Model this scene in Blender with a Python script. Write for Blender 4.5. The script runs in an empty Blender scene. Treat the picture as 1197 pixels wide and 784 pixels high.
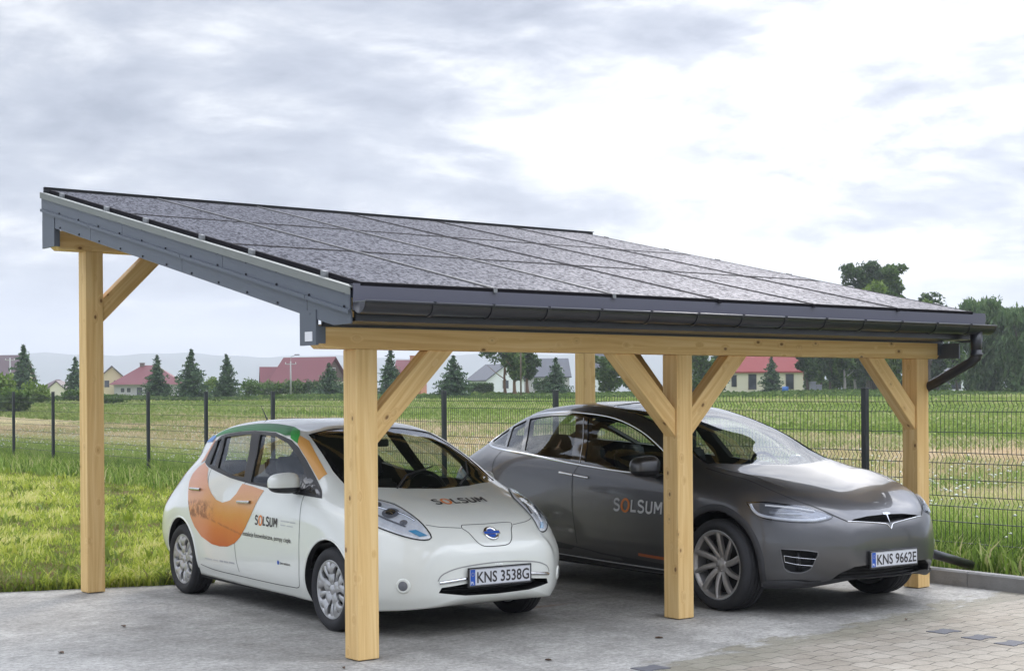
import bpy, bmesh, math, random
import numpy as np
from mathutils import Vector, Matrix
from mathutils.bvhtree import BVHTree
from mathutils.geometry import delaunay_2d_cdt
R = math.radians
sc = bpy.context.scene
COL = sc.collection
rng = np.random.default_rng(7)
random.seed(7)

# ------------------------------------------------------------------ helpers
def tag(o, label=None, cat=None, group=None, kind=None):
    if label: o['label'] = label
    if cat: o['category'] = cat
    if group: o['group'] = group
    if kind: o['kind'] = kind
    return o
def empty(name, loc=(0, 0, 0), rz=0.0, label=None, cat=None, group=None, kind=None):
    o = bpy.data.objects.new(name, None); COL.objects.link(o)
    o.location = loc; o.rotation_euler = (0, 0, rz); o.empty_display_size = .1
    return tag(o, label, cat, group, kind)
def link(name, me, mat=None, parent=None, smooth=False):
    o = bpy.data.objects.new(name, me); COL.objects.link(o)
    if mat:
        for m in (mat if isinstance(mat, (list, tuple)) else [mat]): me.materials.append(m)
    if parent: o.parent = parent
    if smooth:
        me.polygons.foreach_set('use_smooth', [True] * len(me.polygons))
    return o
def from_bm(name, bm, mat=None, parent=None, smooth=False):
    me = bpy.data.meshes.new(name); bm.to_mesh(me); bm.free()
    return link(name, me, mat, parent, smooth)
def from_np(name, verts, quads=None, tris=None, mat=None, parent=None, attr=None, smooth=False):
    me = bpy.data.meshes.new(name)
    verts = np.asarray(verts, np.float32)
    nq = 0 if quads is None else len(quads); nt = 0 if tris is None else len(tris)
    me.vertices.add(len(verts)); me.vertices.foreach_set('co', verts.ravel())
    loops = []
    if nq: loops.append(np.asarray(quads, np.int32).ravel())
    if nt: loops.append(np.asarray(tris, np.int32).ravel())
    loops = np.concatenate(loops)
    me.loops.add(len(loops)); me.loops.foreach_set('vertex_index', loops)
    me.polygons.add(nq + nt)
    st = np.concatenate([np.arange(nq) * 4, nq * 4 + np.arange(nt) * 3]).astype(np.int32)
    me.polygons.foreach_set('loop_start', st)
    me.update(calc_edges=True)
    if attr is not None:
        a = me.attributes.new('tint', 'FLOAT', 'POINT'); a.data.foreach_set('value', np.asarray(attr, np.float32))
    return link(name, me, mat, parent, smooth)
def box(bm, x0, x1, y0, y1, z0, z1, M=None):
    vs = [bm.verts.new(Vector((x, y, z)) if M is None else M @ Vector((x, y, z))) for z in (z0, z1) for y in (y0, y1) for x in (x0, x1)]
    for f in ((0, 2, 3, 1), (4, 5, 7, 6), (0, 1, 5, 4), (2, 6, 7, 3), (0, 4, 6, 2), (1, 3, 7, 5)):
        bm.faces.new([vs[i] for i in f])
    return vs
def prism(bm, pts, d):
    """closed polygon (3d points) extruded by vector d"""
    a = [bm.verts.new(p) for p in pts]; b = [bm.verts.new(Vector(p) + Vector(d)) for p in pts]
    n = len(a)
    bm.faces.new(a); bm.faces.new(b[::-1])
    for i in range(n): bm.faces.new((a[i], b[i], b[(i + 1) % n], a[(i + 1) % n]))
    return a + b
def tube(bm, pts, rad, n=10, cap=True):
    pts = [Vector(p) for p in pts]; rings = []
    rad = rad if isinstance(rad, (list, tuple)) else [rad] * len(pts)
    up = None
    for i, p in enumerate(pts):
        t = (pts[min(i + 1, len(pts) - 1)] - pts[max(i - 1, 0)]).normalized()
        if up is None:
            up = t.orthogonal().normalized()
        up = (up - t * up.dot(t)).normalized()
        s = t.cross(up)
        rings.append([bm.verts.new(p + (up * math.cos(2 * math.pi * k / n) + s * math.sin(2 * math.pi * k / n)) * rad[i]) for k in range(n)])
    for a, b in zip(rings, rings[1:]):
        for k in range(n): bm.faces.new((a[k], a[(k + 1) % n], b[(k + 1) % n], b[k]))
    if cap:
        bm.faces.new(rings[0][::-1]); bm.faces.new(rings[-1])
def lathe(bm, prof, n=48, M=None, closed=False):
    """profile (r, y) revolved round the local y axis"""
    rings = []
    for r, y in prof:
        rings.append([bm.verts.new((M or Matrix()) @ Vector((r * math.cos(2 * math.pi * k / n), y, r * math.sin(2 * math.pi * k / n)))) for k in range(n)])
    prs = list(zip(rings, rings[1:])) + ([(rings[-1], rings[0])] if closed else [])
    for a, b in prs:
        for k in range(n): bm.faces.new((a[k], b[k], b[(k + 1) % n], a[(k + 1) % n]))
def bevel(bm, w, seg=1):
    bmesh.ops.bevel(bm, geom=bm.edges[:], offset=w, segments=seg, affect='EDGES', profile=.5)

# ------------------------------------------------------------------ materials
def newmat(name):
    m = bpy.data.materials.new(name); m.use_nodes = True
    nt = m.node_tree; nt.nodes.clear()
    return m, nt, nt.nodes.new('ShaderNodeOutputMaterial')
def N(nt, t, **kw):
    n = nt.nodes.new('ShaderNode' + t)
    for k, v in kw.items():
        if k in n.inputs: n.inputs[k].default_value = v
        else: setattr(n, k, v)
    return n
def pbr(name, col, rough=.6, metal=0., spec=.5, noise=0., nscale=8., bump=0., bscale=60., coat=0., crough=.05, emis=None, rvar=0.):
    m, nt, out = newmat(name)
    p = N(nt, 'BsdfPrincipled'); nt.links.new(p.outputs[0], out.inputs[0])
    p.inputs['Base Color'].default_value = (*col, 1); p.inputs['Roughness'].default_value = rough
    p.inputs['Metallic'].default_value = metal; p.inputs['Specular IOR Level'].default_value = spec
    p.inputs['Coat Weight'].default_value = coat; p.inputs['Coat Roughness'].default_value = crough
    if emis: p.inputs['Emission Color'].default_value = (*emis[:3], 1); p.inputs['Emission Strength'].default_value = emis[3]
    tc = N(nt, 'TexCoord')
    if noise:
        nz = N(nt, 'TexNoise', Scale=nscale, Detail=6.); nt.links.new(tc.outputs['Object'], nz.inputs['Vector'])
        mx = N(nt, 'Mix', data_type='RGBA', blend_type='MIX')
        mx.inputs[6].default_value = (*[c * (1 - noise) for c in col], 1); mx.inputs[7].default_value = (*[min(1, c * (1 + noise)) for c in col], 1)
        nt.links.new(nz.outputs[0], mx.inputs[0]); nt.links.new(mx.outputs[2], p.inputs['Base Color'])
        if rvar:
            mr = N(nt, 'MapRange'); mr.inputs[3].default_value = rough - rvar; mr.inputs[4].default_value = rough + rvar
            nt.links.new(nz.outputs[0], mr.inputs[0]); nt.links.new(mr.outputs[0], p.inputs['Roughness'])
    if bump:
        nb = N(nt, 'TexNoise', Scale=bscale, Detail=4.); nt.links.new(tc.outputs['Object'], nb.inputs['Vector'])
        b = N(nt, 'Bump', Strength=bump, Distance=.01); nt.links.new(nb.outputs[0], b.inputs['Height']); nt.links.new(b.outputs[0], p.inputs['Normal'])
    return m
def ramp(nt, stops, interp='LINEAR'):
    r = N(nt, 'ValToRGB'); cr = r.color_ramp; cr.interpolation = interp
    while len(cr.elements) > 1: cr.elements.remove(cr.elements[-1])
    for i, (p, c) in enumerate(stops):
        e = cr.elements[0] if i == 0 else cr.elements.new(p)
        e.position = p; e.color = (*c, 1)
    return r
def ramp_out(nt, v, stops):
    r = ramp(nt, stops); nt.links.new(v, r.inputs[0]); return r.outputs[0]
def mixc(nt, fac, a, b, bt='MIX'):
    m = N(nt, 'Mix', data_type='RGBA', blend_type=bt)
    for i, v in ((0, fac), (6, a), (7, b)):
        if hasattr(v, 'is_output'): nt.links.new(v, m.inputs[i])
        else: m.inputs[i].default_value = v if i == 0 else (*v, 1)
    return m.outputs[2]
def mth(nt, op, a, b=0., c=None, clamp=False):
    m = N(nt, 'Math', operation=op); m.use_clamp = clamp
    for i, v in enumerate((a, b, c)):
        if v is None: continue
        if hasattr(v, 'is_output'): nt.links.new(v, m.inputs[i])
        else: m.inputs[i].default_value = v
    return m.outputs[0]
def smooth(nt, v, a, b):
    m = N(nt, 'MapRange', interpolation_type='SMOOTHSTEP'); nt.links.new(v, m.inputs[0])
    m.inputs[1].default_value = a; m.inputs[2].default_value = b
    return m.outputs[0]
def noise(nt, vec, scale, detail=5., rough=.55, out=0, **kw):
    n = N(nt, 'TexNoise', Scale=scale, Detail=detail, Roughness=rough, **kw); nt.links.new(vec, n.inputs['Vector'])
    return n.outputs[out]
def mapping(nt, vec, scale=(1, 1, 1), loc=(0, 0, 0)):
    m = N(nt, 'Mapping'); nt.links.new(vec, m.inputs[0]); m.inputs[3].default_value = scale; m.inputs[1].default_value = loc
    return m.outputs[0]

# ------------------------------------------------------------------ camera
CAMX, CAMY, CAMZ = -5.087, -8.235, 1.673
TH = .656; F_PX = 1765.8; Y0 = 466.27; ROLL = -.007
FW = Vector((math.sin(TH), math.cos(TH), 0)); RT = Vector((math.cos(TH), -math.sin(TH), 0))
cam = bpy.data.cameras.new('camera'); co = bpy.data.objects.new('camera', cam); COL.objects.link(co)
Rv = RT * math.cos(ROLL) + Vector((0, 0, math.sin(ROLL))); Uv = -RT * math.sin(ROLL) + Vector((0, 0, math.cos(ROLL))); Bv = -FW
co.matrix_world = Matrix(((Rv.x, Uv.x, Bv.x, CAMX), (Rv.y, Uv.y, Bv.y, CAMY), (Rv.z, Uv.z, Bv.z, CAMZ), (0, 0, 0, 1)))
cam.sensor_width = 36; cam.lens = 36 * F_PX / 1197; cam.shift_y = (Y0 - 392) / 1197
cam.clip_start = .1; cam.clip_end = 20000
sc.camera = co
def at(u, d):
    """ground position seen in direction u (photo column) at d metres"""
    s = (u - 598.5) / F_PX * d
    return CAMX + FW.x * d + RT.x * s, CAMY + FW.y * d + RT.y * s
def hgt(x, y):
    d = (x - CAMX) * FW.x + (y - CAMY) * FW.y
    a = max(0., (d - 15) / 135)
    return 2.1 * a ** 1.35 if a < 1 else 2.1 + .0015 * (d - 150)
def hgtn(x, y):
    d = (x - CAMX) * FW.x + (y - CAMY) * FW.y
    a = np.maximum(0., (d - 15) / 135)
    return np.where(a < 1, 2.1 * np.minimum(a, 1) ** 1.35, 2.1 + .0015 * (d - 150))

# ------------------------------------------------------------------ world, sun, haze
SKY_A, SKY_B = (9.9, 8.1, 0), (15.3, 5.7, 0)
SUN_EL, SUN_AZ = R(38), math.atan2(FW.x + RT.x * .25, FW.y + RT.y * .25)   # azimuth measured from +Y towards +X
w = bpy.data.worlds.new('World'); sc.world = w; w.use_nodes = True
nt = w.node_tree; nt.nodes.clear()
wo = N(nt, 'OutputWorld'); bg = N(nt, 'Background', Strength=.1); nt.links.new(bg.outputs[0], wo.inputs[0])
sky = N(nt, 'TexSky', sky_type='NISHITA', sun_disc=False); sky.sun_elevation = SUN_EL; sky.sun_rotation = SUN_AZ
tc = N(nt, 'TexCoord'); dirv = tc.outputs['Generated']
sx = N(nt, 'SeparateXYZ'); nt.links.new(dirv, sx.inputs[0])
zc = mth(nt, 'ADD', mth(nt, 'MAXIMUM', sx.outputs[2], 0.), .16)
cx = N(nt, 'CombineXYZ'); nt.links.new(mth(nt, 'DIVIDE', sx.outputs[0], zc), cx.inputs[0]); nt.links.new(mth(nt, 'DIVIDE', sx.outputs[1], zc), cx.inputs[1])
wr = N(nt, 'TexNoise', Scale=.9, Detail=3.); nt.links.new(cx.outputs[0], wr.inputs['Vector'])
vm = N(nt, 'VectorMath', operation='MULTIPLY_ADD'); nt.links.new(wr.outputs[1], vm.inputs[0]); vm.inputs[1].default_value = (.5, .5, 0); nt.links.new(cx.outputs[0], vm.inputs[2])
cv = vm.outputs[0]
n1 = noise(nt, mapping(nt, cv, (1, 1, 1), SKY_A), 1.05, 9., .60)
n2 = noise(nt, mapping(nt, cv, (1, 1, 1), SKY_B), 3.4, 9., .62)
gd = (FW + RT * .22 + Vector((0, 0, .19))).normalized()
dt = N(nt, 'VectorMath', operation='DOT_PRODUCT'); nt.links.new(dirv, dt.inputs[0]); dt.inputs[1].default_value = gd
glow = smooth(nt, dt.outputs['Value'], .965, .9985)
glow2 = smooth(nt, dt.outputs['Value'], .2, 1.0)
dens = mth(nt, 'ADD', mth(nt, 'MULTIPLY', n1, .55), mth(nt, 'MULTIPLY', n2, .45))
dens = mth(nt, 'SUBTRACT', dens, mth(nt, 'MULTIPLY', glow, .09))
cl = ramp(nt, [(.38, (5.4, 5.4, 5.5)), (.435, (3.95, 4.05, 4.25)), (.47, (3.0, 3.13, 3.45)), (.505, (2.4, 2.56, 2.95)), (.545, (1.95, 2.1, 2.5)), (.60, (1.35, 1.5, 1.87))]); nt.links.new(dens, cl.inputs[0])
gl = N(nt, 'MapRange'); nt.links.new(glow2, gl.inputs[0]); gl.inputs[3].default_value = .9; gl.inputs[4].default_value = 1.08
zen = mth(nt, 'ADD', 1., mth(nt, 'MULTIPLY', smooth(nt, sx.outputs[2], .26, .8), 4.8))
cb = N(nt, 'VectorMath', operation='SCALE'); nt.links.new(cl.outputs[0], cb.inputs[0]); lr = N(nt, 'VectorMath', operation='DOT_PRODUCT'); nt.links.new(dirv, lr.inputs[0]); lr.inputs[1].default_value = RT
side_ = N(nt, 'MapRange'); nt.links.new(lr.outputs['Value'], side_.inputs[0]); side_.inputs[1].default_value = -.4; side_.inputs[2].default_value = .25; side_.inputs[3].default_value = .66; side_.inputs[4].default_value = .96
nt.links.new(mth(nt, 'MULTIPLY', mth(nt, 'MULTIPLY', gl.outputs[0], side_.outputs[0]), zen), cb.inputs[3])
hz = smooth(nt, sx.outputs[2], 0., .11)
lowc = mixc(nt, hz, (2.5, 2.86, 3.5), cb.outputs[0])
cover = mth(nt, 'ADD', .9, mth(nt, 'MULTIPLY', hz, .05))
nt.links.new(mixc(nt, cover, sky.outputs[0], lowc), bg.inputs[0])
sl = bpy.data.lights.new('sun', 'SUN'); sl.energy = .8; sl.angle = R(14); sl.color = (1, .95, .88)
so = bpy.data.objects.new('sun', sl); COL.objects.link(so)
sd = Vector((math.sin(SUN_AZ) * math.cos(SUN_EL), math.cos(SUN_AZ) * math.cos(SUN_EL), math.sin(SUN_EL)))
so.rotation_euler = sd.to_track_quat('Z', 'Y').to_euler()
sc.view_settings.view_transform = 'Standard'; sc.view_settings.look = 'None'; sc.view_settings.exposure = 1.38; sc.view_settings.gamma = 1
sc.render.engine = 'CYCLES'; sc.cycles.max_bounces = 8; sc.cycles.transparent_max_bounces = 16; sc.cycles.volume_bounces = 0
sc.cycles.sample_clamp_indirect = 6
HAZE = True
if HAZE:
    bm = bmesh.new(); box(bm, -4200, 4200, -300, 4600, -1.5, 235)
    m, nt, out = newmat('haze_air'); pv = N(nt, 'VolumePrincipled'); pv.inputs['Density'].default_value = .00036
    pv.inputs['Color'].default_value = (.90, .94, 1, 1); nt.links.new(pv.outputs[0], out.inputs['Volume'])
    ho = tag(from_bm('haze', bm, m), kind='stuff')
# ------------------------------------------------------------------ ground
def sheet(name, fx, us, vs, mat, off=0.):
    U, V = np.meshgrid(us, vs); X, Y = fx(U, V)
    Z = hgtn(X, Y) + off
    nu, nv = len(us), len(vs)
    idx = np.arange(nu * nv).reshape(nv, nu)
    q = np.stack([idx[:-1, :-1], idx[:-1, 1:], idx[1:, 1:], idx[1:, :-1]], -1).reshape(-1, 4)
    return from_np(name, np.stack([X, Y, Z], -1).reshape(-1, 3), q, mat=mat, smooth=True)
def grass_mat():
    m, nt, out = newmat('meadow_ground')
    p = N(nt, 'BsdfPrincipled', Roughness=.9); p.inputs['Specular IOR Level'].default_value = .1; nt.links.new(p.outputs[0], out.inputs[0])
    g = N(nt, 'NewGeometry'); pos = g.outputs['Position']
    s = N(nt, 'SeparateXYZ'); nt.links.new(pos, s.inputs[0])
    big = noise(nt, pos, .12, 5., .6); mid = noise(nt, pos, 1.3, 6., .65); fine = noise(nt, pos, 9., 5., .7)
    mot = noise(nt, mapping(nt, pos, (.45, .1, 1)), .6, 5., .7)
    lawn = ramp(nt, [(.3, (.13, .10, .05)), (.46, (.14, .16, .035)), (.6, (.20, .26, .045)), (.75, (.26, .30, .07))]); nt.links.new(mth(nt, 'ADD', mth(nt, 'MULTIPLY', mid, .6), mth(nt, 'MULTIPLY', fine, .4)), lawn.inputs[0])
    # bands of the field run along the fence: tall green, dry hay, fresh green
    xd = mth(nt, 'ADD', s.outputs[0], mth(nt, 'MULTIPLY', mth(nt, 'SUBTRACT', big, .5), 16.))
    tall = ramp(nt, [(.3, (.10, .15, .035)), (.6, (.18, .25, .06)), (.8, (.30, .32, .13))]); nt.links.new(mid, tall.inputs[0])
    dry = ramp(nt, [(.32, (.20, .26, .07)), (.45, (.38, .33, .16)), (.7, (.52, .41, .27))]); nt.links.new(mth(nt, 'ADD', mth(nt, 'MULTIPLY', mot, .6), mth(nt, 'MULTIPLY', fine, .4)), dry.inputs[0])
    fresh = ramp(nt, [(.32, (.15, .22, .045)), (.5, (.23, .31, .075)), (.68, (.35, .37, .14))]); nt.links.new(mot, fresh.inputs[0])
    far = ramp(nt, [(.3, (.10, .16, .04)), (.7, (.20, .26, .08))]); nt.links.new(mot, far.inputs[0])
    c = mixc(nt, smooth(nt, xd, 11., 15.), tall.outputs[0], dry.outputs[0])
    c = mixc(nt, smooth(nt, xd, 30., 35.), c, fresh.outputs[0])
    c = mixc(nt, smooth(nt, xd, 80., 120.), c, far.outputs[0])
    c = mixc(nt, smooth(nt, s.outputs[0], 7.2, 7.4), lawn.outputs[0], c)
    nt.links.new(c, p.inputs['Base Color'])
    b = N(nt, 'Bump', Strength=.9, Distance=.08); nt.links.new(fine, b.inputs['Height']); nt.links.new(b.outputs[0], p.inputs['Normal'])
    return m
GM = grass_mat()
vs_ = np.concatenate([np.arange(-25, 60, 1.0), np.geomspace(60, 4000, 60)])
us_ = np.linspace(-1.0, 1.0, 81)
def gfx(U, V):
    half = 25 + np.maximum(V, 0) * .62
    S = U * half
    return CAMX + FW.x * V + RT.x * S, CAMY + FW.y * V + RT.y * S
o = sheet('ground', gfx, us_, vs_, GM, -.006); tag(o, kind='structure')

# forecourt: one sheet of concrete running out in cement smears over block paving
def court_mat():
    m, nt, out = newmat('concrete_and_paving')
    p = N(nt, 'BsdfPrincipled'); p.inputs['Specular IOR Level'].default_value = .35; nt.links.new(p.outputs[0], out.inputs[0])
    g = N(nt, 'NewGeometry'); pos = g.outputs['Position']
    s = N(nt, 'SeparateXYZ'); nt.links.new(pos, s.inputs[0])
    # paving stones, 20 x 16 cm, staggered and interlocking (edges wobbled)
    wob = N(nt, 'TexNoise', Scale=4.5, Detail=2.); nt.links.new(pos, wob.inputs['Vector'])
    wv = N(nt, 'VectorMath', operation='MULTIPLY_ADD'); nt.links.new(wob.outputs[1], wv.inputs[0]); wv.inputs[1].default_value = (.02, .02, 0); nt.links.new(pos, wv.inputs[2])
    tri = mth(nt, 'MULTIPLY', mth(nt, 'PINGPONG', s.outputs[0], .1), .28)
    cy = N(nt, 'CombineXYZ'); s2 = N(nt, 'SeparateXYZ'); nt.links.new(wv.outputs[0], s2.inputs[0])
    nt.links.new(s2.outputs[0], cy.inputs[0]); nt.links.new(mth(nt, 'ADD', s2.outputs[1], tri), cy.inputs[1])
    bk = N(nt, 'TexBrick'); nt.links.new(cy.outputs[0], bk.inputs['Vector'])
    bk.inputs['Scale'].default_value = 1.; bk.inputs['Brick Width'].default_value = .2; bk.inputs['Row Height'].default_value = .155
    bk.inputs['Mortar Size'].default_value = .0045; bk.inputs['Mortar Smooth'].default_value = .3; bk.inputs['Bias'].default_value = 0.
    bk.inputs['Color1'].default_value = (.275, .245, .20, 1); bk.inputs['Color2'].default_value = (.335, .305, .255, 1); bk.inputs['Mortar'].default_value = (.085, .08, .065, 1)
    big = noise(nt, pos, .5, 4., .6); mid = noise(nt, pos, 3.2, 6., .65); fine = noise(nt, pos, 60., 4., .7)
    stain = ramp(nt, [(.35, (.55, .52, .46)), (.62, (1.06, 1.05, 1.04))]); nt.links.new(mth(nt, 'ADD', mth(nt, 'MULTIPLY', big, .6), mth(nt, 'MULTIPLY', mid, .4)), stain.inputs[0])
    pav = mixc(nt, .8, bk.outputs[0], stain.outputs[0], 'MULTIPLY')
    pav = mixc(nt, .45, pav, ramp_out(nt, fine, [(.3, (.6, .6, .6)), (.7, (1.25, 1.25, 1.25))]), 'MULTIPLY')
    # moss along the smear line
    # concrete, broom finished
    str_ = noise(nt, mapping(nt, pos, (1.2, 16., 1)), 3., 5., .65)
    cn = mth(nt, 'ADD', mth(nt, 'MULTIPLY', big, .45), mth(nt, 'ADD', mth(nt, 'MULTIPLY', mid, .3), mth(nt, 'MULTIPLY', str_, .25)))
    con = ramp_out(nt, cn, [(.37, (.175, .167, .150)), (.46, (.26, .25, .23)), (.53, (.335, .325, .30)), (.62, (.45, .435, .405))])
    con = mixc(nt, .85, con, ramp_out(nt, noise(nt, pos, 24., 6., .75), [(.35, (.62, .62, .62)), (.62, (1.18, 1.18, 1.17))]), 'MULTIPLY')
    con = mixc(nt, .7, con, ramp_out(nt, fine, [(.3, (.62, .62, .62)), (.7, (1.22, 1.22, 1.22))]), 'MULTIPLY')
    # faint dark tyre tracks running into both bays
    for tx_ in (.62, 2.15, 3.45, 5.15):
        trk = smooth(nt, mth(nt, 'ABSOLUTE', mth(nt, 'ADD', mth(nt, 'SUBTRACT', s.outputs[0], tx_), mth(nt, 'MULTIPLY', s.outputs[1], .045))), .13, .05)
        con = mixc(nt, mth(nt, 'MULTIPLY', mth(nt, 'MULTIPLY', trk, mid), .42), con, (.10, .095, .085))
    pit = N(nt, 'TexVoronoi', Scale=9.); nt.links.new(pos, pit.inputs['Vector'])
    con = mixc(nt, mth(nt, 'MULTIPLY', smooth(nt, pit.outputs['Distance'], .10, .04), .7), con, (.07, .065, .055))
    # rust-brown mark on the slab between the cars
    rp = N(nt, 'VectorMath', operation='SUBTRACT'); nt.links.new(pos, rp.inputs[0]); rp.inputs[1].default_value = (2.55, 1.25, 0)
    rl = N(nt, 'VectorMath', operation='LENGTH'); nt.links.new(mapping(nt, rp.outputs[0], (1, 4.5, 0)), rl.inputs[0])
    rm = mth(nt, 'MULTIPLY', smooth(nt, mth(nt, 'ADD', rl.outputs['Value'], mth(nt, 'MULTIPLY', mid, .35)), .55, .2), .5)
    con = mixc(nt, rm, con, (.22, .11, .07))
    # border line Y = -1.42 .. -.62
    line = mth(nt, 'SUBTRACT', s.outputs[1], mth(nt, 'ADD', -1.60, mth(nt, 'MULTIPLY', s.outputs[0], .165)))
    ln = mth(nt, 'ADD', line, mth(nt, 'MULTIPLY', mth(nt, 'SUBTRACT', noise(nt, mapping(nt, pos, (1., 2.4, 1)), 1.7, 7., .68), .5), 1.1))
    f = smooth(nt, ln, -.03, .04)
    lefty = smooth(nt, s.outputs[0], .9, -.2)
    f = mth(nt, 'MAXIMUM', f, lefty)
    f2 = mth(nt, 'MULTIPLY', smooth(nt, ln, -.55, .05), .55)       # thin cement film over the first stones
    col = mixc(nt, mth(nt, 'MAXIMUM', f, mth(nt, 'MULTIPLY', f2, mid)), pav, con)
    wet = mth(nt, 'MULTIPLY', mth(nt, 'MULTIPLY', smooth(nt, ln, -.5, -.08), smooth(nt, ln, .12, -.05)), .75)
    col = mixc(nt, mth(nt, 'MULTIPLY', wet, mid), col, (.12, .12, .07))
    nt.links.new(col, p.inputs['Base Color'])
    p.inputs['Roughness'].default_value = .8
    hh = mth(nt, 'MULTIPLY', mth(nt, 'SUBTRACT', 1., bk.outputs['Fac']), mth(nt, 'SUBTRACT', 1., f))
    hgt_ = mth(nt, 'ADD', mth(nt, 'MULTIPLY', hh, .7), mth(nt, 'ADD', mth(nt, 'MULTIPLY', fine, .16), mth(nt, 'MULTIPLY', str_, mth(nt, 'MULTIPLY', f, .35))))
    b = N(nt, 'Bump', Strength=.8, Distance=.008); nt.links.new(hgt_, b.inputs['Height']); nt.links.new(b.outputs[0], p.inputs['Normal'])
    return m
CM = court_mat()
def slab_edge_y(x):          # back edge of the concrete on the lawn side
    return 4.6 - .365 * (x - .76) if x < .76 else 4.6
bm = bmesh.new()
xs = list(np.arange(-16, 6.13, .25)) + [6.12]
rows = []
for x in xs:
    yb = slab_edge_y(x) + .05 * math.sin(x * 5.1) + random.uniform(-.03, .03)
    ys = [-14 + (yb + 14) * k / 24 for k in range(25)]
    rows.append([bm.verts.new((x, y, max(.004, hgt(x, y) + .006))) for y in ys])
for a, b in zip(rows, rows[1:]):
    for i in range(24): bm.faces.new((a[i], b[i], b[i + 1], a[i + 1]))
tag(from_bm('concrete_forecourt', bm, CM, smooth=True), kind='structure')

# three dark marker stones + the one further left
DK = pbr('dark_paving_stone', (.105, .105, .115), .8, noise=.3, nscale=30, bump=.4, bscale=90)
for i, (x, y) in enumerate(((3.86, -1.61), (3.82, -1.93), (3.78, -2.22), (1.27, -1.36))):
    bm = bmesh.new()
    a, b_, c_ = .098, .078, .06
    pts = [(-a, -b_), (-a * .55, -b_), (-a * .35, -c_), (a * .35, -c_), (a * .55, -b_), (a, -b_), (a, b_), (a * .55, b_), (a * .35, c_), (-a * .35, c_), (-a * .55, b_), (-a, b_)]
    prism(bm, [(x + px, y + py, .0045) for px, py in pts], (0, 0, .006))
    o = from_bm('dark_paving_stone', bm, DK); tag(o, kind='structure')

# kerb
KM = pbr('kerb_concrete', (.24, .235, .225), .85, noise=.35, nscale=6, bump=.5, bscale=50)
bm = bmesh.new()
for k in range(8):
    y0, y1 = -5.2 + k * 1.0, -5.2 + (k + 1) * 1.0 - .008
    f = lambda y: 6.09 + .097 * (y - 0) * 0 + .05 * (y + .3)
    vs = prism(bm, [(f(y0), y0, 0), (f(y0), y0, .125), (f(y0) + .015, y0, .14), (f(y0) + .10, y0, .14), (f(y0) + .10, y0, 0)], (f(y1) - f(y0), y1 - y0, 0))
tag(from_bm('kerb', bm, KM), kind='structure')
# soil strip behind kerb
SO = pbr('soil', (.09, .07, .045), .95, noise=.4, nscale=12, bump=.8, bscale=20)
bm = bmesh.new()
vs = [bm.verts.new(p) for p in ((6.0, -5, .05), (7.4, -5, .02), (7.4, 3., .03), (6.35, 3., .03))]; bm.faces.new(vs)
tag(from_bm('soil_strip', bm, SO), kind='structure')

# ------------------------------------------------------------------ grass
def blade_mat(name, stops, trans=.35):
    m, nt, out = newmat(name)
    a = N(nt, 'Attribute', attribute_name='tint'); c = ramp_out(nt, a.outputs['Fac'], stops)
    d = N(nt, 'BsdfPrincipled', Roughness=.65); d.inputs['Specular IOR Level'].default_value = .25; t = N(nt, 'BsdfTranslucent')
    nt.links.new(c, d.inputs['Base Color']); nt.links.new(c, t.inputs[0])
    mx = N(nt, 'MixShader'); mx.inputs[0].default_value = trans
    nt.links.new(d.outputs[0], mx.inputs[1]); nt.links.new(t.outputs[0], mx.inputs[2]); nt.links.new(mx.outputs[0], out.inputs[0])
    return m
def blades(name, X, Y, h, wd, lean, tint, mat, label=None, z=None):
    n = len(X)
    Z = hgtn(X, Y) if z is None else z
    a = rng.uniform(0, 2 * np.pi, n); b = rng.uniform(0, 2 * np.pi, n)
    dx, dy = np.cos(a) * wd * .5, np.sin(a) * wd * .5
    lx, ly = np.cos(b) * lean * h, np.sin(b) * lean * h
    P = np.zeros((n, 5, 3))
    P[:, 0] = np.stack([X - dx, Y - dy, Z - .01], -1); P[:, 1] = np.stack([X + dx, Y + dy, Z - .01], -1)
    P[:, 2] = np.stack([X + dx * .8 + lx * .35, Y + dy * .8 + ly * .35, Z + h * .6], -1)
    P[:, 3] = np.stack([X - dx * .8 + lx * .35, Y - dy * .8 + ly * .35, Z + h * .6], -1)
    P[:, 4] = np.stack([X + lx, Y + ly, Z + h * (1 - .25 * lean)], -1)
    i = np.arange(n)[:, None] * 5
    q = i + np.array([[0, 1, 2, 3]]); t = i + np.array([[3, 2, 4]])
    tv = np.repeat(tint, 5)
    o = from_np(name, P.reshape(-1, 3), q, t, mat, attr=tv)
    return tag(o, kind='stuff')
def patchy(X, Y, s, seed):
    r = np.random.default_rng(seed); v = np.zeros_like(X)
    for k in range(6):
        an = r.uniform(0, 6.28); f = s * r.uniform(.5, 1.9); v += np.sin(f * (X * np.cos(an) + Y * np.sin(an)) + r.uniform(0, 6.28))
    return v / 6
LAWN = blade_mat('lawn_blades', [(0, (.26, .18, .11)), (.16, (.20, .19, .07)), (.32, (.14, .20, .035)), (.55, (.29, .36, .05)), (.8, (.47, .50, .09)), (1, (.62, .58, .24))])
n = 270000
d = rng.uniform(12, 40, n) ; s_ = (-.37 + .39 * rng.uniform(0, 1, n) - .22 * (rng.uniform(0, 1, n) < .18)) * d
X = CAMX + FW.x * d + RT.x * s_; Y = CAMY + FW.y * d + RT.y * s_
ed = np.where(X < .76, 4.6 - .365 * (X - .76), 4.6)
k = (Y > ed + .02) & (X < 7.15) & (rng.uniform(0, 1, n) < np.clip(1.25 - d / 45, .2, 1))
X, Y = X[k], Y[k]; n = len(X)
pt = patchy(X, Y, 2.1, 3) + .8 * patchy(X, Y, 6, 5) + .7 * patchy(X, Y, 17, 6)
edge = np.exp(-((Y - np.where(X < .76, 4.6 - .365 * (X - .76), 4.6)) / .5) ** 2)
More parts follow.
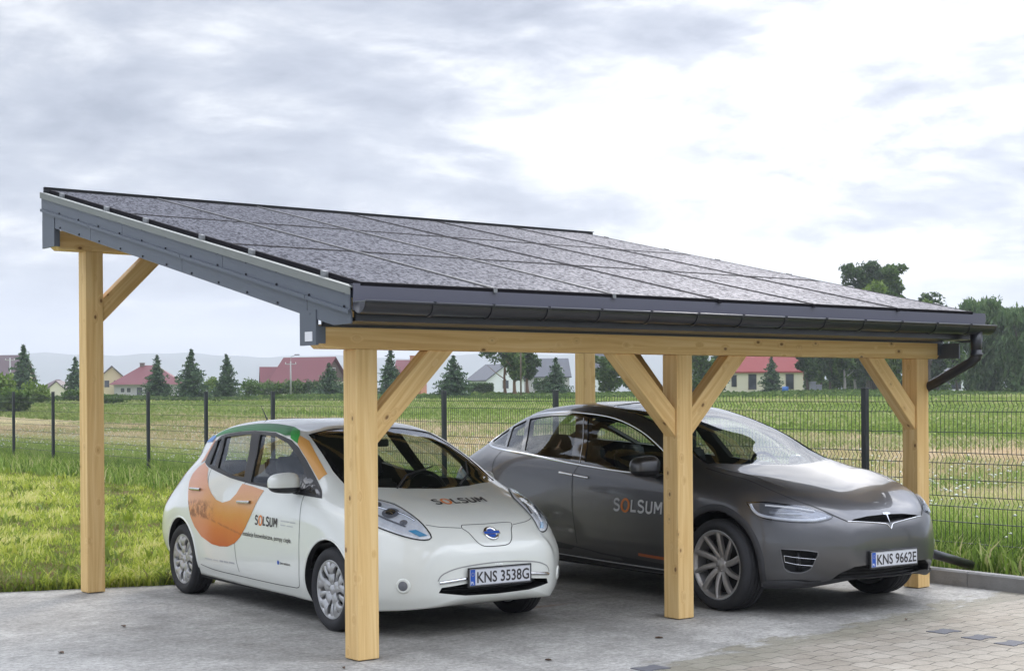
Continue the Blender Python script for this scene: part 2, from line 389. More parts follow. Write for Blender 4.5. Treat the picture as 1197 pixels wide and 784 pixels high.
h = np.clip(rng.gamma(6, .009, n) * (1 + .7 * pt) + .05 * edge * rng.uniform(0, 1, n), .015, .2)
blades('lawn_grass', X, Y, h, .011 + .006 * rng.uniform(0, 1, n), rng.uniform(.2, 1.1, n), np.clip(.50 + .62 * pt + rng.normal(0, .16, n), 0, 1), LAWN)
# broad leaved weeds in clumps on the lawn
nc = 420; cx_ = rng.uniform(-11, 6.6, nc); cy_ = rng.uniform(5, 28, nc); m_ = 16
k = cy_ > np.where(cx_ < .76, 4.65 - .365 * (cx_ - .76), 4.7); cx_, cy_ = cx_[k], cy_[k]; nc = len(cx_)
sc_ = np.repeat(rng.uniform(.5, 1.5, nc), m_)
X = np.repeat(cx_, m_) + rng.normal(0, .07, nc * m_) * sc_; Y = np.repeat(cy_, m_) + rng.normal(0, .07, nc * m_) * sc_
blades('lawn_weeds', X, Y, rng.uniform(.06, .17, len(X)) * sc_, .03 + .025 * rng.uniform(0, 1, len(X)), rng.uniform(.3, 1.0, len(X)), np.clip(np.repeat(rng.uniform(.25, .8, nc), m_) + rng.normal(0, .08, len(X)), 0, 1), LAWN)
# longer fringe along the slab edge
n = 16000
X = rng.uniform(-13, 1.2, n); Y = 4.6 - .365 * (X - .76) + rng.exponential(.16, n) - .03
blades('slab_edge_fringe', X, Y, np.clip(rng.gamma(5, .022, n), .02, .22), .012 + .012 * rng.uniform(0, 1, n), rng.uniform(.3, 1.1, n), np.clip(.45 + .5 * patchy(X, Y, 5, 9) + rng.normal(0, .18, n), 0, 1), LAWN)

# broad weeds on the lawn edge and along the fence foot (leafy clumps)
TALL = blade_mat('tall_grass_blades', [(0, (.09, .15, .03)), (.35, (.20, .31, .05)), (.62, (.36, .44, .12)), (1, (.62, .54, .32))])
n = 260000
X = 7.3 + rng.uniform(0, 1, n) ** 1.6 * 9.5; Y = -4 + rng.uniform(0, 1, n) ** 1.25 * 44
pt = patchy(X, Y, 1.1, 11) + .5 * patchy(X, Y, 4, 12)
h = np.clip((.34 + .16 * pt) * rng.uniform(.5, 1.3, n) * np.clip(1.15 - (X - 7.3) / 14, .3, 1), .08, .75)
tint = np.clip(.38 + .3 * pt + (X - 8.5) * .075 + rng.normal(0, .17, n), 0, 1)
blades('tall_meadow_grass', X, Y, h, .012 + .012 * rng.uniform(0, 1, n), rng.uniform(.05, .6, n), tint, TALL)
# strip on this side of the fence: taller weeds near its foot
n = 26000
X = 7.2 - rng.exponential(.22, n); Y = rng.uniform(-4, 32, n)
k = (X > 6.35) & ((Y > 4.8) | (X > 6.75)); X, Y = X[k], Y[k]; n = len(X)
blades('fence_foot_weeds', X, Y, np.clip(rng.gamma(5, .045, n), .06, .42), .016 + .01 * rng.uniform(0, 1, n), rng.uniform(.1, .7, n), np.clip(rng.normal(.4, .25, n), 0, 1), TALL)
# dry seed stalks and hay further out
DRY = blade_mat('dry_stalks', [(0, (.20, .30, .07)), (.25, (.30, .34, .12)), (.5, (.46, .40, .22)), (1, (.66, .53, .36))], .25)
n = 150000
X = 11 + rng.uniform(0, 1, n) ** 1.2 * 22; Y = -6 + rng.uniform(0, 1, n) ** 1.2 * 62
pt = patchy(X, Y, .6, 21) + patchy(X, Y, 2.2, 22) * .9
blades('dry_hay', X, Y, rng.uniform(.12, .34, n), .02 + .02 * rng.uniform(0, 1, n), rng.uniform(.2, .9, n), np.clip(.60 - .7 * pt + rng.normal(0, .2, n), 0, 1), DRY)
# white flower heads over the tall grass
WF = pbr('white_umbels', (.62, .64, .55), .8)
n = 5200
X = 7.6 + rng.uniform(0, 1, n) ** 1.1 * 11; Y = -4 + rng.uniform(0, 1, n) ** 1.2 * 42
k = (patchy(X, Y, 1.3, 31) > -.12); X, Y = X[k], Y[k]; n = len(X)
Z = hgtn(X, Y) + rng.uniform(.28, .62, n); rr = rng.uniform(.012, .03, n)
V = []; Q = []
a = np.arange(6) / 6 * 2 * np.pi
ring = np.stack([X[:, None] + rr[:, None] * np.cos(a), Y[:, None] + rr[:, None] * np.sin(a), Z[:, None] + rng.uniform(-.006, .006, (n, 6))], -1)
top = np.stack([X, Y, Z + rr * .5], -1)[:, None]; bot = np.stack([X, Y, Z - rr * .6], -1)[:, None]
V = np.concatenate([ring, top, bot], 1).reshape(-1, 3)
i = np.arange(n)[:, None, None] * 8
tr = np.array([[k_, (k_ + 1) % 6, 6] for k_ in range(6)] + [[(k_ + 1) % 6, k_, 7] for k_ in range(6)])[None]
tag(from_np('white_meadow_flowers', V, None, (i + tr).reshape(-1, 3), WF), kind='stuff')

# ------------------------------------------------------------------ fence
FM = pbr('anthracite_coating', (.028, .032, .038), .45)
FX = 7.25
fence = empty('mesh_fence', (FX, 1.85, 0), 0, 'dark welded mesh fence of double wires and square posts along the meadow', 'fence')
PITCH = 2.51
post_me = panel_me = None
def local(me_obj, x, y, z):
    me_obj.location = (x - FX, y - 1.85, z)
for k in range(-2, 13):
    y = 1.85 + PITCH * k; z = hgt(FX, y)
    if post_me is None:
        bm = bmesh.new(); box(bm, -.03, .03, -.03, .03, -.05, 1.75); bmesh.ops.bevel(bm, geom=bm.edges[:], offset=.004, segments=1, affect='EDGES')
        o = from_bm('fence_post', bm, FM, fence); post_me = o.data
        bm = bmesh.new(); box(bm, -.033, .033, -.033, .033, 1.752, 1.765); bevel(bm, .003); cap_me = from_bm('post_cap', bm, FM, o).data
    else:
        o = link('fence_post', post_me, None, fence); c = link('post_cap', cap_me, None, o)
    local(o, FX, y, z)
    if k == 12: continue
    if panel_me is None:
        bm = bmesh.new()
        prof = [(0, .04), (0, .60), (.035, .65), (0, .70), (0, 1.02), (.035, 1.07), (0, 1.12), (0, 1.52), (.035, 1.57), (0, 1.62), (0, 1.69)]
        yy = .06; r_ = .0022
        while yy < PITCH - .05:
            for (xa, za), (xb, zb) in zip(prof, prof[1:]):
                dz = Vector((xb - xa, 0, zb - za)); 
                vs = []
                for (xx, zz) in ((xa, za), (xb, zb)):
                    vs += [bm.verts.new((xx + .036 + sx_ * r_, yy + sy_ * r_, zz)) for sx_, sy_ in ((-1, -1), (1, -1), (1, 1), (-1, 1))]
                for q in range(4): bm.faces.new((vs[q], vs[(q + 1) % 4], vs[4 + (q + 1) % 4], vs[4 + q]))
            yy += .05
        for zz in (.06, .25, .45, .60, .70, .86, 1.02, 1.12, 1.32, 1.52, 1.62):
            for xx in (.03, .042):
                box(bm, xx - .0035, xx + .0035, .03, PITCH - .03, zz - .0035, zz + .0035)
        o = from_bm('mesh_panel', bm, FM, fence); panel_me = o.data
    else: o = link('mesh_panel', panel_me, None, fence)
    local(o, FX, y, z)
    o.rotation_euler = (math.atan2(hgt(FX, y + PITCH) - z, PITCH), 0, 0)

# scrub at the far margin of the field
n = 26000
d = rng.uniform(126, 152, n); s_ = rng.uniform(-.37, .37, n) * d
X = CAMX + FW.x * d + RT.x * s_; Y = CAMY + FW.y * d + RT.y * s_
SCR = blade_mat('margin_scrub', [(0, (.05, .09, .025)), (.6, (.10, .16, .04)), (1, (.19, .24, .08))])
pt = patchy(X, Y, .25, 41)
blades('field_margin_scrub', X, Y, np.clip(.16 + .45 * pt + rng.normal(0, .08, n), .05, .7), rng.uniform(.2, .6, n), rng.uniform(.1, .8, n), np.clip(.45 + rng.normal(0, .25, n), 0, 1), SCR)
# fresh grass further out in the field
FRS = blade_mat('fresh_grass', [(0, (.14, .20, .045)), (.4, (.23, .31, .07)), (.65, (.34, .37, .14)), (1, (.50, .45, .26))], .3)
n = 150000
d = 38 + 90 * rng.uniform(0, 1, n) ** 1.5; s_ = rng.uniform(-.46, .46, n) * d
X = CAMX + FW.x * d + RT.x * s_; Y = CAMY + FW.y * d + RT.y * s_
k = X > 24; X, Y, d = X[k], Y[k], d[k]; n = len(X)
pt = patchy(X * .6, Y * .25, .5, 51) + patchy(X, Y * .4, 1.3, 52) * .6
blades('far_field_grass', X, Y, np.clip(.16 + .12 * pt + rng.normal(0, .05, n), .04, .5), rng.uniform(.03, .09, n) * (1 + d / 60), rng.uniform(.2, .9, n), np.clip(.42 + .4 * pt + rng.normal(0, .18, n), 0, 1), FRS)

LV = pbr('fallen_leaf', (.28, .30, .06), .7); LV2 = pbr('dry_leaf', (.10, .06, .035), .8)
for i, (px_, py_, yel) in enumerate(((-.62, -.62, 1), (-1.35, 1.55, 0), (-.55, 2.4, 0), (.95, -.75, 0), (2.1, -.55, 0), (-2.4, 3.2, 0), (-.2, -.15, 0), (4.1, -1.1, 0))):
    bm = bmesh.new(); n_ = 8; s_ = .045 if yel else random.uniform(.018, .034); rot = random.uniform(0, 6)
    top_ = [bm.verts.new((s_ * math.cos(2 * math.pi * k / n_) * 1.0, s_ * .45 * math.sin(2 * math.pi * k / n_), .006 + .010 * abs(math.sin(2 * math.pi * k / n_)))) for k in range(n_)]
    c_ = bm.verts.new((0, 0, .004))
    for k in range(n_): bm.faces.new((top_[k], top_[(k + 1) % n_], c_))
    o = from_bm('fallen_leaf', bm, LV if yel else LV2); o.location = (px_, py_, .006); o.rotation_euler = (0, 0, rot)
    tag(o, 'small yellow green leaf lying on the concrete left of the front left post' if yel else 'small dark dry leaf scrap lying on the concrete slab', 'leaf', 'leaf scraps on the concrete')
# ------------------------------------------------------------------ carport
def wood_mat(name, tone=1.):
    m, nt, out = newmat(name)
    p = N(nt, 'BsdfPrincipled'); p.inputs['Specular IOR Level'].default_value = .3; nt.links.new(p.outputs[0], out.inputs[0])
    tcn = N(nt, 'TexCoord'); oi = N(nt, 'ObjectInfo')
    off = N(nt, 'VectorMath', operation='SCALE'); off.inputs[0].default_value = (3.7, 5.3, 9.1); nt.links.new(oi.outputs['Random'], off.inputs[3])
    v = N(nt, 'VectorMath', operation='ADD'); nt.links.new(tcn.outputs['Object'], v.inputs[0]); nt.links.new(off.outputs[0], v.inputs[1]); v = v.outputs[0]
    # knots: sparse small ellipses that bend the grain
    vo = N(nt, 'TexVoronoi', feature='F1'); nt.links.new(mapping(nt, v, (8.5, 8.5, 5.5)), vo.inputs['Vector']); vo.inputs['Scale'].default_value = 1.; vo.inputs['Randomness'].default_value = .95
    kd = vo.outputs['Distance']
    kh = N(nt, 'SeparateColor'); nt.links.new(vo.outputs['Color'], kh.inputs[0])
    sel = mth(nt, 'GREATER_THAN', kh.outputs[0], .2)
    knot = mth(nt, 'MULTIPLY', smooth(nt, kd, .13, .06), sel)
    halo = mth(nt, 'MULTIPLY', smooth(nt, kd, .34, .08), sel)
    bend = mth(nt, 'MULTIPLY', halo, .25)
    w1 = noise(nt, mapping(nt, v, (5, 5, .35)), 1., 2.)
    gv = N(nt, 'VectorMath', operation='ADD'); nt.links.new(mapping(nt, v, (38, 38, .9)), gv.inputs[0])
    cb_ = N(nt, 'CombineXYZ'); nt.links.new(mth(nt, 'MULTIPLY', w1, 9.), cb_.inputs[0]); nt.links.new(mth(nt, 'MULTIPLY', bend, 14.), cb_.inputs[1]); nt.links.new(cb_.outputs[0], gv.inputs[1])
    grain = noise(nt, gv.outputs[0], 1., 3., .5)
    fine = noise(nt, mapping(nt, v, (260, 260, 5)), 1., 2.)
    col = ramp_out(nt, mth(nt, 'ADD', mth(nt, 'MULTIPLY', grain, .8), mth(nt, 'MULTIPLY', fine, .2)),
                   [(.33, tuple(c * tone for c in (.62, .38, .14))), (.5, tuple(c * tone for c in (.72, .485, .205))), (.68, tuple(c * tone for c in (.80, .58, .28)))])
    col = mixc(nt, mth(nt, 'MULTIPLY', halo, .25), col, (.42, .20, .06))
    col = mixc(nt, mth(nt, 'MULTIPLY', knot, .85), col, (.13, .055, .02))
    nt.links.new(col, p.inputs['Base Color']); p.inputs['Roughness'].default_value = .55
    b = N(nt, 'Bump', Strength=.25, Distance=.002); nt.links.new(grain, b.inputs['Height']); nt.links.new(b.outputs[0], p.inputs['Normal'])
    return m
WOOD = wood_mat('spruce_timber')
ANTH = pbr('anthracite_sheet', (.085, .098, .12), .42, noise=.06, nscale=3, bump=.05, bscale=4)
FLASH = pbr('flashing_sheet', (.10, .10, .13), .5, noise=.05, nscale=2)
GUT = pbr('gutter_coating', (.022, .023, .028), .28)
SILV = pbr('mill_aluminium', (.26, .265, .27), .5, metal=.7)
GRYM = pbr('grey_drip_edge', (.20, .21, .195), .55, metal=.2)
BLK = pbr('black_anodised', (.012, .011, .014), .8, spec=.12)
SCREW = pbr('screw_heads', (.03, .03, .034), .5)
S = .16
ZB0, ZB1 = 2.0, 2.15           # front beam
ZR0, ZR1 = 2.988, 3.15         # rear beam
YR = 4.45
cp = empty('carport', (2.92, 2.3, 0), 0, 'timber carport with a monopitch roof of dark solar panels sheltering two cars', 'carport')
CPO = Vector((2.92, 2.3, 0))
def add(o, loc=(0, 0, 0)):
    o.parent = cp; o.location = Vector(loc) - CPO; return o
def timber(name, a, b, wx, wy, up=(0, 1, 0), cut=None, parent=None):
    """square timber from a to b (centre line), local z along the grain"""
    a, b = Vector(a), Vector(b); L = (b - a).length
    bm = bmesh.new(); box(bm, -wx / 2, wx / 2, -wy / 2, wy / 2, 0, L)
    z = (b - a).normalized(); y = Vector(up); y = (y - z * y.dot(z)).normalized(); x = y.cross(z)
    M = Matrix(((x.x, y.x, z.x), (x.y, y.y, z.y), (x.z, y.z, z.z)))
    if cut:
        for pco, pno in cut:
            lc = M.transposed() @ (Vector(pco) - a); ln = M.transposed() @ Vector(pno)
            r = bmesh.ops.bisect_plane(bm, geom=bm.verts[:] + bm.edges[:] + bm.faces[:], plane_co=lc, plane_no=ln, clear_outer=True)
            bmesh.ops.holes_fill(bm, edges=[e for e in bm.edges if e.is_boundary])
    bmesh.ops.bevel(bm, geom=bm.edges[:], offset=.004, segments=1, affect='EDGES')
    o = from_bm(name, bm, WOOD, cp)
    o.matrix_local = Matrix.Translation(a - CPO) @ M.to_4x4()
    return o
def roof_z(y): return 2.385 + (y + .46) * .2228      # top of the panels
zf = lambda x: Vector((x, 0, 0))
PX = (0, 2.818, 5.683)
for x in PX:
    timber('post', (x + S / 2, S / 2, .012), (x + S / 2, S / 2, ZB0 - .001), S, S)
    timber('post', (x + S / 2, YR + S / 2, .012), (x + S / 2, YR + S / 2, ZR0 - .001), S, S)
# steel shoes under the posts
for x in PX:
    for y in (0, YR):
        bm = bmesh.new(); box(bm, x + .02, x + S - .02, y + .02, y + S - .02, .004, .0118)
        add(from_bm('post_shoe', bm, GUT))
        o = cp.children[-1]; o.location = -CPO
def beam(y, z0, z1):
    bm = bmesh.new()
    L0, L1 = -.27, 6.0
    # chamfered lower ends; grain along local z -> build along z then rotate
    pts = [(L0 + .05, z0), (L1 - .03, z0), (L1, z0 + .035), (L1, z1), (L0, z1), (L0, z0 + .045)]
    prism(bm, [(pz, 0, px) for px, pz in pts], (0, S, 0))
    bmesh.ops.recalc_face_normals(bm, faces=bm.faces)
    bmesh.ops.bevel(bm, geom=bm.edges[:], offset=.003, segments=1, affect='EDGES')
    o = from_bm('beam', bm, WOOD, cp)
    M = Matrix(((0, 0, 1), (0, 1, 0), (1, 0, 0)))        # local x -> z, local z -> x
    for v in o.data.vertices: pass
    o.matrix_local = Matrix.Translation(Vector((0, y, 0)) - CPO) @ M.to_4x4()
    o.data.flip_normals()
    return o
beam(0, ZB0, ZB1); beam(YR, ZR0, ZR1)
# braces in the plane of the front and rear beam (45 degrees)
BW, BT = .145, .115
def brace_x(px, sgn, y, zt):
    xs = px + S if sgn > 0 else px
    lo, hi = zt - .515, .50            # centre line foot height / head offset
    a = Vector((xs - sgn * .12, y + .02 + BT / 2, lo - .12)); b = Vector((xs + sgn * (.515 + .12), y + .02 + BT / 2, zt + .12))
    timber('brace', a, b, BW, BT, (0, 1, 0), cut=[((xs, 0, 0), (-sgn, 0, 0)), ((0, 0, zt), (0, 0, 1))])
brace_x(0, 1, 0, ZB0 - .001); brace_x(2.818, -1, 0, ZB0 - .001); brace_x(2.818, 1, 0, ZB0 - .001); brace_x(5.683, -1, 0, ZB0 - .001)
brace_x(0, 1, YR, ZR0 - .001); brace_x(2.818, -1, YR, ZR0 - .001); brace_x(2.818, 1, YR, ZR0 - .001); brace_x(5.683, -1, YR, ZR0 - .001)
RZU = lambda y: roof_z(y) - .20          # underside of rafters' top deck
for px in PX[1:2]:
    c = px + S / 2 
    a = Vector((c, S - .1, 1.42)); b = Vector((c, 1.05, 2.42))
    timber('brace', a, b, BT, BW, (0, 0, 1), cut=[((0, S + .001, 0), (0, -1, 0)), ((0, 0, roof_z(.9) - .26), (0, -.2228, 1))])
# rafters
for i in range(8):
    x = .0 + i * (5.683 + .06) / 7 + .02
    a = Vector((x, -.32, roof_z(-.32) - .185)); b = Vector((x, 4.60, roof_z(4.60) - .185))
    timber('rafter', a, b, .08, .13, (0, 0, 1))
# boarding on the rafters
X0, X1 = -.28, 6.02; YF, YB = -.42, 4.68
def slab(bm, x0, x1, y0, y1, t0, t1):
    prism(bm, [(x0, y0, roof_z(y0) - t0), (x0, y1, roof_z(y1) - t0), (x0, y1, roof_z(y1) - t1), (x0, y0, roof_z(y0) - t1)], (x1 - x0, 0, 0))
bm = bmesh.new(); slab(bm, X0 + .03, X1 - .03, YF + .03, YB - .03, .085, .110); bmesh.ops.recalc_face_normals(bm, faces=bm.faces)
o = from_bm('roof_membrane', bm, pbr('roof_underlay', (.05, .05, .055), .8), cp); o.location = -CPO
# side fascias: two lapped rows of sheet with fold lines and screws
def fascia(x, out):
    bm = bmesh.new()
    t = .012 * out
    def strip(y0, y1, ta, tb, xo, zmin=2.135):
        def zb(y): return max(roof_z(y) - tb, zmin)
        ys = [y0] + ([(-.46 + (zmin + tb - 2.385) / .2228)] if roof_z(y0) - tb < zmin < roof_z(y1) - tb else []) + [y1]
        pts = [(x + xo, y, roof_z(y) - ta) for y in (y0, y1)] + [(x + xo, y, zb(y)) for y in ys[::-1]]
        prism(bm, pts, (t, 0, 0))
    for (a, b) in ((YF, 1.25), (1.256, 2.95), (2.956, YB)):
        strip(a, b, .058, .185, .010 * out)
    for (a, b) in ((YF, .1), (.106, 1.9), (1.906, 3.6), (3.606, YB)):
        strip(a, b, .1855, .305, .003 * out)
        prism(bm, [(x + .023 * out, y, roof_z(y) - tt) for y, tt in ((a, .174), (b, .174), (b, .198), (a, .198))], (.012 * out, 0, 0))
    bmesh.ops.recalc_face_normals(bm, faces=bm.faces)
    o = from_bm('side_fascia', bm, ANTH, cp); o.location = -CPO
    bm = bmesh.new()
    for y in np.arange(YF + .06, YB, .42):
        for tt, xo in ((.08, .022), (.165, .022), (.285, .015)):
            z = roof_z(y) - tt
            if z < 2.15: continue
            M = Matrix.Translation((x + (xo) * out, y, z)) @ Matrix.Rotation(math.pi / 2, 4, 'Z')
            lathe(bm, [(.0001, -.005), (.007, -.004), (.008, 0), (.008, .006)], 8, M)
    s_ = from_bm('screw_heads', bm, SCREW, o)
    # drip edge over the sheet: pale folded trim
    bm = bmesh.new()
    def rail(xa, xb, ta, tb):
        prism(bm, [(xa, y, roof_z(y) - tt) for y, tt in ((YF - .02, ta), (YB, ta), (YB, tb), (YF - .02, tb))], (xb - xa, 0, 0))
    rail(x + .036 * out, x - .015 * out, .030, .037); rail(x + .036 * out, x + .030 * out, .0375, .082)
    bmesh.ops.recalc_face_normals(bm, faces=bm.faces)
    o2 = from_bm('drip_edge', bm, GRYM, cp); o2.location = -CPO
    # beam end boxes
    bm = bmesh.new(); 
    xa, xb = sorted((x + .001 * out, x + .02 * out))
    box(bm, xa, xb, -.012, S + .03, 2.02, 2.24)
    o3 = from_bm('beam_end_cover', bm, ANTH, cp); o3.location = -CPO
    bm = bmesh.new(); box(bm, xa, xb, YR - .06, YR + S + .06, ZR0 + .02, 3.25)
    o3 = from_bm('beam_end_cover', bm, ANTH, cp); o3.location = -CPO
    bm = bmesh.new(); box(bm, min(x, x - .05 * out), max(x, x - .05 * out), -.012, -.002, 2.03, 2.14)
    o3 = from_bm('cover_lip', bm, ANTH, cp); o3.location = -CPO
    bm = bmesh.new(); box(bm, min(x, x - .03 * out), max(x, x - .03 * out), YR - .06, YR - .048, ZR0 + .02, 3.2)
    o3 = from_bm('cover_lip', bm, ANTH, cp); o3.location = -CPO
    return o
fascia(X0, -1); fascia(X1, 1)
# small white sticker on the front beam end cover
bm = bmesh.new(); box(bm, X0 - .0235, X0 - .0205, .03, .12, 2.045, 2.105)
o = from_bm('white_sticker', bm, pbr('sticker', (.7, .7, .72), .6), cp); o.location = -CPO
# front flashing and rear flashing, soffit apron behind the gutter
bm = bmesh.new()
box(bm, X0 - .012, X1 + .012, YF - .03, YF - .018, 2.215, 2.372)
prism(bm, [(X0 - .01, YF - .03, 2.373), (X0 - .01, YF - .03, 2.377), (X0 - .01, YF + .12, 2.383 - .02), (X0 - .01, YF + .12, 2.357)], (X1 - X0 + .02, 0, 0))
bmesh.ops.recalc_face_normals(bm, faces=bm.faces)
o = from_bm('front_flashing', bm, FLASH, cp); o.location = -CPO
bm = bmesh.new(); box(bm, X0 + .02, X1, YF + .0, YF + .02, 2.152, 2.26); box(bm, X0 + .02, X1 - .02, YF + .021, -.022, 2.1515, 2.158); box(bm, X0 + .025, X1 - .03, -.021, -.002, 2.134, 2.20)
o = from_bm('gutter_board', bm, GUT, cp); o.location = -CPO
bm = bmesh.new(); box(bm, X0, X1, YB + .001, YB + .014, 3.24, roof_z(YB) + .012); box(bm, X0, X1, YB - .02, YB + .014, roof_z(YB) + .0125, roof_z(YB) + .0165)
o = from_bm('ridge_flashing', bm, GUT, cp); o.location = -CPO
bm = bmesh.new(); box(bm, X1 - .016, X1 + .001, -.2, .2, 2.0, 2.13); 
o = from_bm('beam_end_board', bm, ANTH, cp); o.location = -CPO
# gutter (half round) with brackets
GY, GZ, GR = -.522, 2.262, .072
bm = bmesh.new()
NS = 14
def arc(r, x): return [bm.verts.new((x, GY + r * math.cos(math.pi + math.pi * k / NS), GZ + r * math.sin(math.pi + math.pi * k / NS))) for k in range(NS + 1)]
GX0, GX1 = -.30, 5.98
a0, a1, b0, b1 = arc(GR, GX0), arc(GR, GX1), arc(GR - .003, GX0), arc(GR - .003, GX1)
for k in range(NS):
    bm.faces.new((a0[k], a0[k + 1], a1[k + 1], a1[k])); bm.faces.new((b0[k + 1], b0[k], b1[k], b1[k + 1]))
bm.faces.new(b0[::-1]); bm.faces.new(b1)
tube(bm, [(GX0, GY - GR - .004, GZ), (GX1, GY - GR - .004, GZ)], .009, 8)
o = from_bm('gutter', bm, GUT, cp, smooth=True); o.location = -CPO; gutter = o
bme_ = None
for x in np.arange(.20, 5.9, .452):
    if bme_ is None:
        bm = bmesh.new(); prev = None
        for k in range(NS + 1):
            an = math.pi + math.pi * k / NS
            ring = [bm.verts.new((dx, GY + rr * math.cos(an), GZ + rr * math.sin(an))) for dx in (-.013, .013) for rr in (GR + .001, GR + .007)]
            if prev:
                for q in ((0, 1), (1, 3), (3, 2), (2, 0)): bm.faces.new((prev[q[0]], prev[q[1]], ring[q[1]], ring[q[0]]))
            prev = ring
        tube(bm, [(0, GY - GR - .006, GZ - .004), (0, GY - GR - .006, GZ + .012)], .012, 6)
        o = from_bm('gutter_bracket', bm, GUT, gutter); bme_ = o.data
    else: o = link('gutter_bracket', bme_, None, gutter)
    o.location = (x, 0, 0)
bm = bmesh.new()
lathe(bm, [(.0001, -.006), (GR - .004, -.006), (GR - .004, 0)], 28, Matrix.Translation((GX0 + .001, GY, GZ)) @ Matrix.Rotation(math.pi / 2, 4, 'Z') )
for v in list(bm.verts):
    if v.co.z > GZ + .004: v.co.z = GZ + .004
from_bm('gutter_end_cap', bm, pbr('galvanised_cap', (.45, .46, .46), .4, metal=.6), gutter)
# downpipe: outlet, elbow, slanted run to behind the right post, run-out at the foot
DPX = 5.80
bm = bmesh.new()
tube(bm, [(DPX, GY, GZ - .05), (DPX, GY, 2.02)], [.052, .043], 16)
tube(bm, [(DPX, GY, 2.06), (DPX, GY, 2.0), (DPX + .005, GY + .06, 1.955), (5.86, .05, 1.74), (5.89, .13, 1.68), (5.89, .20, 1.58), (5.89, .20, .42), (5.91, .19, .35), (6.06, .14, .275), (6.85, .30, .105)], [.046, .046, .042, .042, .042, .042, .042, .042, .042, .042], 16)
tube(bm, [(DPX, GY, 2.035), (DPX, GY, 2.005)], .052, 16)
o = from_bm('downpipe', bm, GUT, cp, smooth=True); o.location = -CPO
# solar panels: 6 columns x 3 rows
def panel_mat():
    """dark glass covered in rain drops and dust: each drop scatters, the glass between mirrors the sky weakly"""
    m, nt, out = newmat('wet_solar_glass')
    g = N(nt, 'NewGeometry'); v = g.outputs['Position']
    vs_ = mapping(nt, v, (1, .38, 1))
    vo = N(nt, 'TexVoronoi', Scale=55.); nt.links.new(vs_, vo.inputs['Vector'])
    vc = N(nt, 'SeparateColor'); nt.links.new(vo.outputs['Color'], vc.inputs[0])
    n1 = noise(nt, vs_, 80., 5., .8); n2 = noise(nt, v, 1.6, 4., .6); n3 = noise(nt, vs_, 16., 4., .7)
    drop = mth(nt, 'MULTIPLY', smooth(nt, vo.outputs['Distance'], .70, .25), mth(nt, 'GREATER_THAN', vc.outputs[0], .45))
    k = mth(nt, 'ADD', mth(nt, 'MULTIPLY', mth(nt, 'SUBTRACT', 1., drop), .30), mth(nt, 'ADD', mth(nt, 'MULTIPLY', n1, .60), mth(nt, 'MULTIPLY', n3, .15)))
    col = ramp_out(nt, k, [(.44, (.022, .022, .026)), (.56, (.040, .040, .047)), (.68, (.066, .067, .075)), (.85, (.10, .10, .11))])
    df = N(nt, 'BsdfDiffuse'); nt.links.new(col, df.inputs[0])
    gl = N(nt, 'BsdfGlossy'); gl.inputs[0].default_value = (.80, .80, .86, 1)
    mr = N(nt, 'MapRange'); nt.links.new(n1, mr.inputs[0]); mr.inputs[3].default_value = .12; mr.inputs[4].default_value = .5; nt.links.new(mr.outputs[0], gl.inputs['Roughness'])
    b = N(nt, 'Bump', Strength=.5, Distance=.004); nt.links.new(mth(nt, 'ADD', drop, mth(nt, 'MULTIPLY', n1, .8)), b.inputs['Height']); nt.links.new(b.outputs[0], df.inputs['Normal']); nt.links.new(b.outputs[0], gl.inputs['Normal'])
    fac = mth(nt, 'ADD', .035, mth(nt, 'MULTIPLY', smooth(nt, k, .50, .72), mth(nt, 'ADD', .06, mth(nt, 'MULTIPLY', n2, .12))))
    mx = N(nt, 'MixShader'); nt.links.new(fac, mx.inputs[0]); nt.links.new(df.outputs[0], mx.inputs[1]); nt.links.new(gl.outputs[0], mx.inputs[2]); nt.links.new(mx.outputs[0], out.inputs[0])
    return m
PVM = panel_mat()
CX0, PW, GAP = -.245, 1.0195, .018
slope = math.atan(.2228); LEN = 5.11 / math.cos(slope) / 3
pm = None
for i in range(6):
    for j in range(3):
        y0 = -.455 + j * 5.11 / 3
        if pm is None:
            bm = bmesh.new(); box(bm, .022, PW - GAP - .022, .022, LEN - .022 - GAP, -.006, -.003); pm = bm
            bme = bpy.data.meshes.new('solar_panel'); bm.to_mesh(bme); bm.free(); bme.materials.append(PVM)
            bm = bmesh.new()
            w_, l_ = PW - GAP, LEN - GAP
            box(bm, 0, w_, 0, .0215, -.038, 0); box(bm, 0, w_, l_ - .0215, l_, -.038, 0); box(bm, 0, .0215, .0217, l_ - .0217, -.038, 0); box(bm, w_ - .0215, w_, .0217, l_ - .0217, -.038, 0)
            fme = bpy.data.meshes.new('panel_frame'); bm.to_mesh(fme); bm.free(); fme.materials.append(BLK)
        o = link('solar_panel', bme, None, cp); f_ = link('panel_frame', fme, None, o)
        o.location = Vector((CX0 + i * PW, y0, roof_z(y0))) - CPO; o.rotation_euler = (slope, 0, 0)
